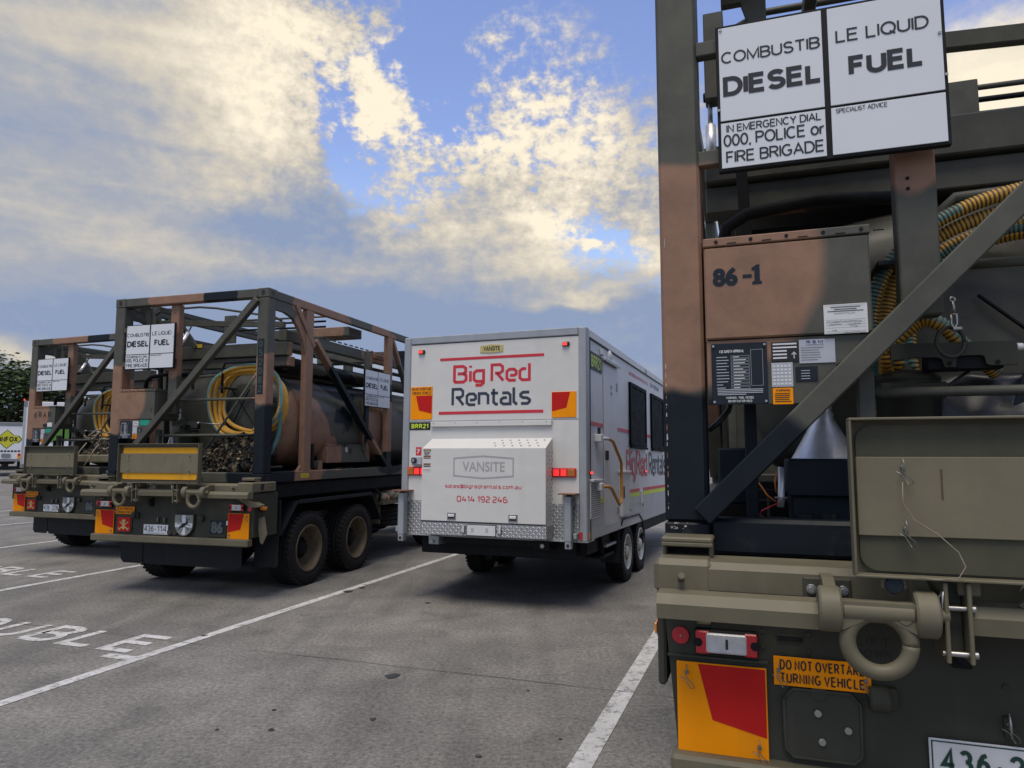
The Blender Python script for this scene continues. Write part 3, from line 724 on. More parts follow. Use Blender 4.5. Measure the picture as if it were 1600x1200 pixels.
def wheel(root, x, y, R, w, rr, side, mt, mr, dish=.17, zc=None, nm='wheel'):
    """one road wheel; x = outer face, side = +1 right"""
    e = bpy.data.objects.new(nm, None); COL.objects.link(e); e.parent = root; e.empty_display_size = .1
    zc = R if zc is None else zc
    e.location = (x, y, zc)
    hk = min(1, (dish + .012) / .128)
    ax = (side, 0, 0)
    b = MB()
    prof = [(rr, -w), (rr + .02, -w - .01), (R * .93, -w - .005), (R, -w + .035)]
    k = 5
    for i in range(k):
        a = -w + .035 + (w - .07) * i / k; st = (w - .07) / k
        prof += [(R, a + .004), (R, a + st * .82), (R - .012, a + st * .86), (R - .012, a + st * .99)]
    prof += [(R, -.035), (R * .97, -.012), (R * .88, .004), (R * .80, .008), (rr + .035, .004), (rr + .012, -.006), (rr, -.02)]
    b.lathe(prof, (0, 0, 0), ax, mt, 48)
    nl = 44                                                     # tread blocks round the shoulder
    for j in range(nl):
        q = 2 * pi * j / nl
        b.box(-.03, .03, -.014, .014, -.012, .012, mt, .002, Matrix.Translation((-side * .03, 0, 0)) @ Matrix.Rotation(q, 4, 'X') @ Matrix.Translation((0, 0, R - .004)))
    b.build('tyre', e)
    b = MB()
    b.lathe([(rr + .004, -w), (rr - .004, -.03), (rr + .012, -.004), (rr + .004, .006), (rr - .012, .004), (rr - .02, -.02), (rr - .035, -.05), (rr - .045, -dish * .7), (rr - .07, -dish), (rr * .52, -dish - .015), (rr * .5, -dish - .005)], (0, 0, 0), ax, mr, 40)
    for j in range(8):
        q = 2 * pi * j / 8 + .2
        b.cyl((-side * (dish + .02), rr * .7 * cos(q), rr * .7 * sin(q)), ax, rr * .1, .008, M_DARK, 12)
    b.build('rim', e)
    b = MB()
    b.lathe([(rr * .5, -dish), (rr * .46, -dish + .05 * hk), (rr * .33, -dish + .075 * hk), (rr * .3, -dish + .11 * hk), (rr * .22, -dish + .125 * hk), (0, -dish + .128 * hk)], (0, 0, 0), ax, M_DARK if mr is M_RIM else mr, 24)
    for j in range(10):
        q = 2 * pi * j / 10
        b.cyl((side * (-dish + .03 * hk), rr * .415 * cos(q), rr * .415 * sin(q)), ax, .013, .045 * hk, M_DARK, 6)
    b.build('hub', e)
    return e
def rclip(b, x, z, y):
    b.cyl((x, y, z), (0, -1, 0), .007, .012, M_CLIP, 8)
    b.tube([(x, y - .012, z + .028), (x + .003, y - .016, z + .01), (x - .004, y - .018, z - .01), (x + .006, y - .018, z - .022), (x + .022, y - .016, z - .036), (x + .026, y - .014, z - .05), (x + .012, y - .014, z - .052), (x - .004, y - .016, z - .022), (x - .022, y - .016, z - .012)], .0017, M_CLIP, 6)
def marker(b, x0, x1, z0, z1, y, mirror=False, m1=None):
    b.box(x0, x1, y - .006, y, z0, z1, m1 or M_ORANGE, .001)
    W = x1 - x0; H = z1 - z0
    pts = [(.245, .985), (.985, .985), (.985, .24), (.395, .375)]
    if mirror: pts = [(1 - a, c) for a, c in pts]
    b.sheet([(x0 + a * W, z0 + c * H) for a, c in pts], y - .0075, M_RED)
def text2(b, lines, x0, x1, z0, z1, y, mat, bold=0, m=.05):
    n = len(lines); h = (z1 - z0) / n
    for i, l in enumerate(lines):
        b.sans(l, x0 + (x1 - x0) * m, x1 - (x1 - x0) * m, z1 - h * (i + 1) + h * .12, z1 - h * i - h * .12, y, mat, .145, .22)

# ------------------------------------------------------------------ army truck
def army_truck(loc, yaw, v, label):
    R = thing('army_truck', label, 'truck', loc, -yaw, 0, 'army trucks backed into the parking bays')
    P = lambda n, fn, l=None: part(R, n, fn, l)
    K = M_KHAKI
    def chassis(b):
        for sx in (-1, 1): b.box(sx * .36, sx * .46, -.1, 8.2, .86, 1.16, M_DARK)
        for y in (0, .6, 1.7, 2.9, 4.2, 5.5, 7): b.box(-.36, .36, y, y + .12, .92, 1.1, M_DARK)
        for y in (1.06, 2.34, 5.4, 6.9): b.cyl((-.9, y, .5), (1, 0, 0), .085, 1.8, M_DARK); b.lathe([(0, -.2), (.2, -.15), (.24, 0), (.2, .15), (0, .2)], (0, y, .5), (0, 1, 0), M_DARK, 16)
        for sx in (-1, 1): b.box(sx * .5, sx * .75, 1.5, 1.9, .6, .85, M_DARK)
        b.box(-1.15, 1.15, .12, 6.2, 1.2, 1.375, M_DARK)
    P('chassis', chassis)
    def beam(b):
        b.box(-1.222, 1.235, -.25, -.03, 1.285, 1.40, K, .022)
        b.box(-1.235, -1.03, -.253, -.01, 1.285, 1.407, K, .02)
        b.box(1.05, 1.262, -.253, .22, 1.30, 1.418, K, .012)
        b.box(1.262, 1.265, -.09, -.03, 1.325, 1.395, M_BLACK, .001)
        b.cyl((1.262, .1, 1.36), (1, 0, 0), .014, .01, M_RUST)
        b.tube([(-1.14, -.25, 1.34), (-1.13, -.33, 1.365)], .011, K, 8)
        b.tube([(1.0, -.25, 1.34), (1.03, -.33, 1.365)], .011, K, 8)
    P('rear_beam', beam)
    for sx in (-1, 1):
        def lock(b):
            x0, x1 = (-1.218, -1.035) if sx < 0 else (1.035, 1.218)
            b.box(x0, x1, -.155, -.02, 1.452, 1.472, K, .007); b.box(x0, x1, -.155, -.14, 1.438, 1.455, K, .004)
            b.box(x0 + .002, x0 + .016, -.13, -.03, 1.40, 1.455, K); b.box(x1 - .016, x1 - .002, -.13, -.03, 1.40, 1.455, K); b.box(x0 + .016, x1 - .016, -.06, -.05, 1.40, 1.455, M_DARK)
        P('container_lock', lock)
    def panel(b):
        b.prism([(-1.215, 1.285), (-1.185, .93), (-1.17, .74), (1.2, .74), (1.215, .93), (1.215, 1.285)], -.165, -.13, M_PANEL)
        b.box(-1.19, 1.205, -.235, -.13, .655, .742, K, .012)
        b.box(-1.235, -1.205, -.17, .3, .95, 1.285, M_PANEL, .01)
        b.box(1.205, 1.235, -.17, .3, .76, 1.285, M_PANEL, .01)
        b.prism([(.98, 1.24), (1.1, 1.24), (1.335, 1.15), (1.335, 1.13), (1.2, 1.12)], -.20, -.1, K)
        b.box(-1.2, -.86, -.178, -.16, 1.056, 1.066, M_PANEL, .002)
        b.box(.87, 1.215, -.178, -.16, 1.052, 1.062, M_PANEL, .002)
        for x, z in ((-.876, 1.165), (-.876, 1.115), (-.73, 1.165), (-.73, 1.108), (-.165, 1.05), (.08, 1.07), (.12, .99), (.67, 1.13), (.43, 1.15)): b.bolt((x, -.165, z), r=.009, h=.006, mat=M_PANEL)
        b.box(-.832, -.744, -.172, -.16, 1.136, 1.159, M_PANEL, .003); b.rect(-.828, -.748, 1.139, 1.156, -.1735, M_DARK)
        b.cyl((-.495, -.2, .985), (-1, 0, 0), .04, .06, M_PANEL); b.box(-.53, -.47, -.2, -.16, .95, 1.02, M_PANEL)
        b.cyl((.49, -.165, .975), (0, -1, 0), .04, .05, M_PANEL)
        for x in (-.165, -.06): b.box(x - .012, x + .012, -.185, -.16, .9, .965, M_PANEL, .004); b.tube([(x, -.19, .98), (x, -.2, .94), (x + .003, -.19, .905)], .004, M_STEEL, 6)
        text2(b, ['LIFT', 'DOWN'], -.59, -.475, 1.10, 1.175, -.167, M_BLACK)
        b.tube([(-1.09, -.17, 1.19), (-1.09, -.2, 1.185), (-1.05, -.2, 1.185), (-1.05, -.17, 1.19)], .006, K, 6)
    P('rear_panel', panel)
    def sbr(b):
        b.prism([(1.255, .99), (1.33, 1.01), (1.375, .80), (1.315, .68), (1.285, .70), (1.25, .86)], -.1, -.085, K)
        b.box(1.235, 1.3, -.09, .05, .84, .88, M_PANEL)
    P('side_guard', sbr)
    for x0, x1, z0, z1, xs in ((-1.207, -.70, 1.222, 1.312, -1.14), (-.305, .285, 1.238, 1.33, 0), (.70, 1.31, 1.226, 1.312, 1.14)):
        def ubeam(b):
            b.prismx([(-.29, z0), (-.395, z0 + .012), (-.40, z1 - .03), (-.375, z1), (-.29, z1)], x0, x1, K)
            b.box(xs - .05, xs + .05, -.295, -.16, z0 + .01, z1 - .01, K)
        P('underrun_beam', ubeam)
    for cx in (-.55, .57):
        for dx in (-.13, .13):
            def lug(b):
                x = cx + dx
                b.cyl((x - .032, -.40, 1.302), (1, 0, 0), .068, .064, K, 28, .1)
                b.prismx([(-.41, 1.36), (-.33, 1.385), (-.25, 1.385), (-.25, 1.26), (-.40, 1.25)], x - .014, x + .022, K)
                if dx > 0: b.cyl((x + .032, -.40, 1.302), (1, 0, 0), .022, .03, K, 16)
            P('towing_lug', lug)
        def plate(b):
            b.box(cx - .195, cx - .05, -.262, -.248, 1.285, 1.37, M_PANEL, .004)
            for x in (cx - .17, cx - .075): b.cyl((x, -.262, 1.333), (0, -1, 0), .016, .004, M_STEEL, 16); b.bolt((x, -.266, 1.333), r=.0115, h=.012)
        P('lug_plate', plate)
        def eye(b):
            n = 40; prof = []
            cz = 1.214
            b.cyl((cx - .098, -.42, 1.304), (1, 0, 0), .032, .196, K, 20)
            pts = [(cx + .085 * cos(t), -.42, cz + .085 * sin(t)) for t in [2 * pi * i / n for i in range(n + 1)]]
            b.tube(pts, .024, K, 12)
            b.prism([(cx - .098, 1.335), (cx - .1, 1.25), (cx - .06, 1.27), (cx - .03, 1.288), (cx + .03, 1.288), (cx + .06, 1.27), (cx + .1, 1.25), (cx + .098, 1.335)], -.445, -.395, K)
            b.cyl((cx + .07, -.444, 1.295), (0, -1, 0), .018, .004, K, 16)
        P('towing_eye', eye)
    for x in (-.337, .285):
        def brk(b):
            for dx in (-.03, .03): b.box(x + dx - .006, x + dx + .006, -.42, -.27, 1.17, 1.40, K, .003)
            b.box(x - .022, x + .022, -.36, -.27, 1.18, 1.385, M_PANEL, .003)
            for z in (1.195, 1.325):
                b.cyl((x - .044, -.40, z), (1, 0, 0), .008, .09, M_STEEL, 10); b.bolt((x + .036, -.40, z), (1, 0, 0), .0115, .012)
            b.tube([(x - .045, -.41, 1.33), (x - .05, -.425, 1.36), (x - .04, -.425, 1.375), (x - .045, -.42, 1.30)], .003, M_STEEL, 6)
        P('beam_bracket', brk)
    def fit(b):
        b.prism([(-.17, 1.335), (-.1, 1.40), (-.08, 1.39), (-.04, 1.30), (-.1, 1.30)], -.36, -.34, K)
        b.tube([(-.17, -.37, 1.38), (-.15, -.38, 1.41), (-.13, -.38, 1.395), (-.12, -.37, 1.36)], .004, M_STEEL, 6)
    P('latch_fitting', fit)
    def sock(b):
        b.cyl((-.28, -.2, 1.15), (0, -1, 0), .03, .02, M_DARK); b.box(-.31, -.255, -.19, -.16, 1.10, 1.2, M_DARK)
    P('air_coupling', sock)
    for sx in (-1, 1):
        P('marker_plate', lambda b: (marker(b, -1.168, -.868, .742, 1.044, -.178) if sx < 0 else marker(b, .878, 1.183, .742, 1.046, -.178, True),
                                     [rclip(b, x, z, -.186) for x, z in ((((-1.133, 1.01), (-.898, .785)) if sx < 0 else ((1.15, 1.01), (.905, .785))))]))
    def dno(b):
        b.box(-.844, -.545, -.184, -.177, .995, 1.089, M_ORANGE, .001)
        text2(b, ['DO NOT OVERTAKE', 'TURNING VEHICLE'], -.844, -.545, .999, 1.086, -.1855, M_BLACK, .0, .065)
        rclip(b, -.829, 1.045, -.186); rclip(b, -.562, 1.035, -.186)
    P('warning_plate', dno)
    for sx in (-1, 1):
        x0, x1, z0, z1 = (-1.102, -.89, 1.08, 1.163) if sx < 0 else (.915, 1.118, 1.075, 1.158)
        def lamp(b):
            b.box(x0, x1, -.205, -.165, z0, z1, M_DARK, .006)
            w = x1 - x0
            b.box(x0 + .004, x0 + w * .24, -.213, -.2, z0 + .003, z1 - .003, M_REDLENS, .008); b.box(x1 - w * .22, x1 - .004, -.213, -.2, z0 + .003, z1 - .003, M_REDLENS, .008)
            b.box(x0 + w * .18, x0 + w * .82, -.217, -.2, z0 + .008, z1 - .008, M_LENS, .006)
            for i in range(1, 9): b.rect(x0 + w * .2, x0 + w * .8, z0 + .008 + i * .0075, z0 + .0088 + i * .0075, -.2178, M_LGREY)
            for xx in (x0 + .012, x1 - .012): b.cyl((xx, -.206, (z0 + z1) / 2), (0, -1, 0), .015, .01, M_DARK, 10)
            b.rect(x0 + w * .49, x0 + w * .53, z0 + .025, z1 - .025, -.2182, M_CHAR)
        P('tail_lamp', lamp)
        P('reflector', lambda b: (b.cyl((-1.153 if sx < 0 else 1.178, -.165, 1.13 if sx < 0 else 1.1), (0, -1, 0), .03, .01, M_REDLENS, 24), b.bolt((-1.153 if sx < 0 else 1.178, -.175, 1.13 if sx < 0 else 1.1), r=.004, h=.004)))
        P('side_marker', lambda b: (b.box(sx * 1.235, sx * 1.262, .02, .12, 1.07, 1.13, M_DARK, .006), b.box(sx * 1.262, sx * 1.272, .03, .11, 1.08, 1.12, M_AMBER, .004)) if sx < 0 else (b.box(1.235, 1.275, -.08, .02, 1.07, 1.13, M_DARK, .006), b.box(1.275, 1.292, -.07, .01, 1.08, 1.12, M_AMBER, .006), b.cyl((1.28, -.08, 1.105), (0, -1, 0), .02, .012, M_AMBER, 14)))
    def lower(b):
        pl = [(-.815, .95), (-.785, .985), (-.61, .985), (-.58, .955), (-.58, .79), (-.605, .765), (-.79, .765), (-.815, .79)]
        b.prism(pl, -.18, -.16, M_PANEL)
        if v == 'C':
            ring = pl + [pl[0]]
            b.tube([(x, -.18, z) for x, z in ring], .006, M_PANEL, 6)
            for x, z in ((-.71, .915), (-.62, .87), (-.70, .825)): b.cyl((x, -.18, z), (0, -1, 0), .012, .01, M_STEEL, 12)
            b.cyl((-.705, -.18, .98), (0, -1, 0), .025, .003, M_PANEL, 16)
        else:
            b.box(-.80, -.60, -.186, -.178, .78, .955, M_RED, .001)
            y = -.1885; cx = -.70
            b.ribbon([(-.775, .80), (-.635, .90)], .013, y, M_BADGE); b.ribbon([(-.625, .80), (-.765, .90)], .013, y - .0008, M_BADGE)
            b.ribbon([(-.785, .825), (-.755, .795)], .009, y - .0016, M_BADGE); b.ribbon([(-.615, .825), (-.645, .795)], .009, y - .0016, M_BADGE)
            b.sheet([(cx - .022, .89), (cx + .022, .89), (cx + .032, .93), (cx + .014, .918), (cx, .943), (cx - .014, .918), (cx - .032, .93)], y - .0022, M_BADGE)
            b.sheet([(cx - .012, .862), (cx + .012, .862), (cx + .018, .882), (cx, .889), (cx - .018, .882)], y - .0022, M_BADGE)
            b.sheet([(cx - .03, .825), (cx, .80), (cx + .03, .825), (cx, .84)], y - .0022, M_BADGE)
    P('unit_plate', lower, None if v == 'C' else 'red plate with gold crown and crossed swords')
    def nplate(b):
        z0, z1 = .757, .878
        b.box(-.388, -.008, -.184, -.176, z0, z1, M_WHITE if v != 'C' else M_LABEL, .004)
        ink = M_BLACK
        if v == 'C':
            g = M_GREENP; y = -.1855
            for a, c, d, e in ((-.382, -.014, z0 + .005, z0 + .009), (-.382, -.014, z1 - .009, z1 - .005), (-.382, -.378, z0 + .009, z1 - .009), (-.018, -.014, z0 + .009, z1 - .009)): b.rect(a, c, d, e, y, g)
            b.sans('436', -.357, -.222, z0 + .022, z1 - .026, y - .001, g, .17, .2); b.cyl((-.197, -.184, .808), (0, -1, 0), .007, .003, g, 10)
            b.sans('2', -.172, -.130, z0 + .022, z1 - .026, y - .001, g, .17)
            rclip(b, -.166, .945, -.18)
        else:
            s = ('436', '114') if v == 'B' else ('436', '228')
            b.sans(s[0], -.372, -.228, z0 + .033, z1 - .014, -.1855, ink, .13); b.sans(s[1], -.172, -.026, z0 + .033, z1 - .014, -.1855, ink, .13)
            if v == 'B': b.cyl((-.2, -.184, .82), (0, -1, 0), .007, .003, ink, 10)
            b.text('AUSTRALIAN DEFENCE FORCE', -.34, -.05, z0 + .01, z0 + .021, -.1855, ink)
    P('number_plate', nplate)
    def shield(b):
        top, bot, cx, w = 1.02, .748, .25, .145
        pl = [(cx - w, top), (cx + w, top), (cx + w, .90), (cx + w * .93, .85), (cx + w * .7, .795), (cx + w * .35, .76), (cx, bot), (cx - w * .35, .76), (cx - w * .7, .795), (cx - w * .93, .85), (cx - w, .90)]
        b.prism(pl, -.205, -.165, M_PANEL)
        sc = [(cx + (x - cx) * .93, .885 + (z - .885) * .93) for x, z in pl]
        b.prism(sc, -.2075, -.2, M_SHIELD)
        y = -.209
        b.rect(cx - .028, cx + .028, .77, 1.008, y, M_WHITE); b.rect(cx - .13, cx - .028, .86, .912, y, M_WHITE); b.rect(cx + .028, cx + .13, .86, .912, y, M_WHITE)
        y = -.2105
        def ell(x, z, rx, rz, ro):
            b.sheet([(x + rx * cos(t) * cos(ro) - rz * sin(t) * sin(ro), z + rx * cos(t) * sin(ro) + rz * sin(t) * cos(ro)) for t in [2 * pi * i / 14 for i in range(14)]], y, M_BLACK)
        ell(cx - .005, .885, .045, .024, .5); ell(cx + .045, .915, .022, .016, .5); ell(cx - .05, .86, .018, .014, .5)
        for a, c in (((-.07, .96), (-.01, .9)), ((.09, .97), (.02, .9)), ((.08, .83), (.01, .87)), ((-.09, .82), (-.02, .87)), ((-.1, .9), (-.02, .885)), ((.1, .88), (.03, .89)), ((-.03, .8), (0, .87)), ((.03, .98), (.06, .92))):
            b.ribbon([(cx + a[0], a[1]), (cx + (a[0] + c[0]) / 2, (a[1] + c[1]) / 2 + .012), (cx + c[0], c[1])], .008, y, M_BLACK)
        b.cyl((.09, -.165, .80), (0, -1, 0), .045, .02, M_PANEL); b.cyl((.02, -.165, .79), (0, -1, 0), .035, .03, M_PANEL)
        for x in (cx - .11, cx + .11): b.bolt((x, -.208, 1.0), r=.006, h=.006)
    P('unit_shield', shield)
    def n86(b):
        b.box(.59, .845, -.18, -.16, .752, .975, M_PANEL, .006)
        b.box(.62, .83, -.186, -.178, .79, .955, M_NAVYP, .002)
        b.text('86', .64, .81, .80, .945, -.1875, M_STENC, .05)
        b.box(.84, .872, -.172, -.16, .9, .95, M_LABEL, .002)
    P('serial_plate', n86)
    def scase(b):
        x0, x1, z0, z1 = -.607, .618, 1.405, 1.886
        y0, y1 = -.43, -.37
        t = .008
        for a in ((x0, x1, z1 - t, z1), (x0, x1, z0, z0 + t), (x0, x0 + t, z0 + t, z1 - t), (x1 - t, x1, z0 + t, z1 - t)): b.box(a[0], a[1], y0, y1, a[2], a[3], K, .002)
        b.box(x0 + .001, x1 - .001, y1, y1 + .012, z0 + .001, z1 - .001, K, .002)
        bx = (x0 + .022, x1 - .022, z0 + .016, z1 - .022); r = .05
        def rr(i, r):
            o = []
            for (cx, cz, a0) in ((bx[1] - i - r, bx[3] - i - r, 0), (bx[0] + i + r, bx[3] - i - r, pi / 2), (bx[0] + i + r, bx[2] + i + r, pi), (bx[1] - i - r, bx[2] + i + r, 1.5 * pi)):
                for k in range(7): q = a0 + pi / 2 * k / 6; o.append((cx + r * cos(q), cz + r * sin(q)))
            return o
        tray = M_TRAY
        if v == 'B':
            b.prism(rr(0, r), y1 - .012, y1 + .002, K)
            o = rr(.012, r - .01); b.prism(o, y1 - .0145, y1 - .01, M_BLACK); b.prism(rr(.026, r - .022), y1 - .0165, y1 - .01, M_YELLOW)
            b.text('WARNING SIGN', x0 + .12, x0 + .3, z0 + .036, z0 + .042, y1 - .0175, M_BLACK) if False else None
        else:
            b.prism(rr(0, r), y1 - .018, y1 + .002, tray)
        b.cyl((-.50, -.4, 1.385), (0, -1, 0), .026, .02, M_NAVYP, 16); b.box(-.535, -.465, -.41, -.39, 1.37, 1.408, K, .01)
        for x in (-.3, .3): b.box(x - .03, x + .03, -.39, -.28, 1.36, 1.41, K)
    SC = P('sign_case', scase, 'olive case with yellow sign bands above and below its cover' if v == 'B' else None)
    part(SC, 'cover_plate', lambda b: (b.box(-.588, .602, -.399, -.392, 1.527, 1.766, M_KHAKI2, .002), [b.rect(x, x + .006, 1.64, 1.73, -.4, M_STAINB) for x in ((-.36, -.06, .3) if v != 'B' else (.1,))]))
    for x in (-.46, .47):
        for z in (1.735, 1.55):
            part(SC, 'clip', lambda b: rclip(b, x, z, -.399))
    if v != 'A':
        part(SC, 'lanyard', lambda b: b.tube([(-.465, -.42, 1.69), (-.467, -.42, 1.63), (-.44, -.42, 1.58), (-.38, -.42, 1.54), (-.33, -.425, 1.49), (-.315, -.43, 1.45), (-.335, -.44, 1.42), (-.39, -.44, 1.41), (-.44, -.435, 1.415)] if v == 'C' else
                                          [(.36, -.42, 1.735), (.355, -.42, 1.62), (.37, -.42, 1.5), (.345, -.435, 1.42)], .0016, M_ROPE, 6))
    for x0, x1, y, z0, z1 in ((-1.02, -.66, .1, .34, .68), (-.655, .87, .105, .335, .68), (.86, 1.215, .36, .33, .74)):
        P('mudflap', lambda b: b.prism([(x0, z1), (x0 + .0, z0 + .05), (x0 + .05, z0), (x1 - .03, z0), (x1, z0 + .03), (x1, z1)], y, y + .012, M_FLAP))
    for sx in (-1, 1):
        def fender(b):
            prof = [(.40, .735), (.76, 1.14), (2.80, 1.14), (3.13, .70)]
            pl = prof + [(y + (.02 if i in (0, 1) else -.02), z - .014) for i, (y, z) in enumerate(prof)][::-1]
            b.prismx(pl, sx * .72, sx * 1.215, M_FLAP)
            b.box(sx * 1.20, sx * 1.218, .78, 2.8, 1.10, 1.152, M_FLAP)
            if sx > 0: b.prism([(.86, 1.18), (1.215, 1.18), (1.215, .735), (.86, .735)], .375, .40, M_FLAP)
        P('mudguard', fender)
    for sx in (-1, 1):
        for y in (1.06, 2.34):
            wheel(R, sx * 1.215, y, .49, .36, .305, sx, M_RUBBER, M_RIM, .2)
        for y in (5.4, 6.9):
            wheel(R, sx * 1.20, y, .49, .32, .305, sx, M_RUBBER, M_RIM, .12)
    def tray(b):
        b.box(.55, 1.2, 3.2, 4.4, .915, .93, K); b.box(1.18, 1.2, 3.2, 4.4, .93, .98, K); b.box(.55, 1.2, 3.2, 3.22, .93, .98, K)
        b.box(1.19, 1.215, 3.35, 3.40, .99, 1.04, M_AMBER); b.box(.6, 1.1, 3.26, 3.3, .6, .9, K)
        b.tube([(1.15, 3.16, .98), (1.2, 3.1, 1.1), (1.15, 3.0, 1.2), (.9, 2.95, 1.25)], .02, M_DARK, 8)
    P('equipment_tray', tray)
    def spare(b):
        prof = [(.3, 0), (.46, .0), (.49, .03)]
        for i in range(4): a = .035 + i * .068; prof += [(.49, a), (.49, a + .05), (.475, a + .055), (.475, a + .064)]
        prof += [(.49, .3), (.46, .33), (.3, .33)]
        b.lathe(prof, (.72, 3.85, .53), (0, 0, 1), M_RUBBER, 40); b.cyl((.72, 3.85, .55), (0, 0, 1), .3, .25, M_DARK)
    P('spare_wheel', spare)
    def cab(b):
        b.prismx([(6.45, 1.1), (6.45, 2.55), (6.6, 2.72), (7.9, 2.72), (8.25, 2.5), (8.45, 1.7), (8.45, .8), (7.6, .8), (7.5, 1.1)], -1.2, 1.2, M_CAMO)
        b.box(-1.21, 1.21, 6.6, 8.4, 1.12, 1.2, M_PANEL)
    C_ = P('cab', cab)
    part(C_, 'windscreen', lambda b: b.bar((0, 8.255, 2.46), (0, 8.45, 1.75), 2.1, .02, M_SHUT, (0, 1, .3)))
    for sx in (-1, 1): part(C_, 'door', lambda b: (b.box(sx * 1.2, sx * 1.215, 7.0, 7.95, 1.2, 2.55, M_CAMO), b.box(sx * 1.213, sx * 1.22, 7.1, 7.85, 1.85, 2.45, M_SHUT)))
    return R
M_GREENP = flat('plate_green', (.012, .05, .035), .5)
M_SHIELD = paint('shield_grey', (.22, .235, .215), .5, 0, .1, 6, 0)
M_STENC = flat('stencil_grey', (.10, .115, .12), .6)
M_STAINB = paint('brown_stain', (.085, .06, .04), .7, 0, .3, 20, 0)

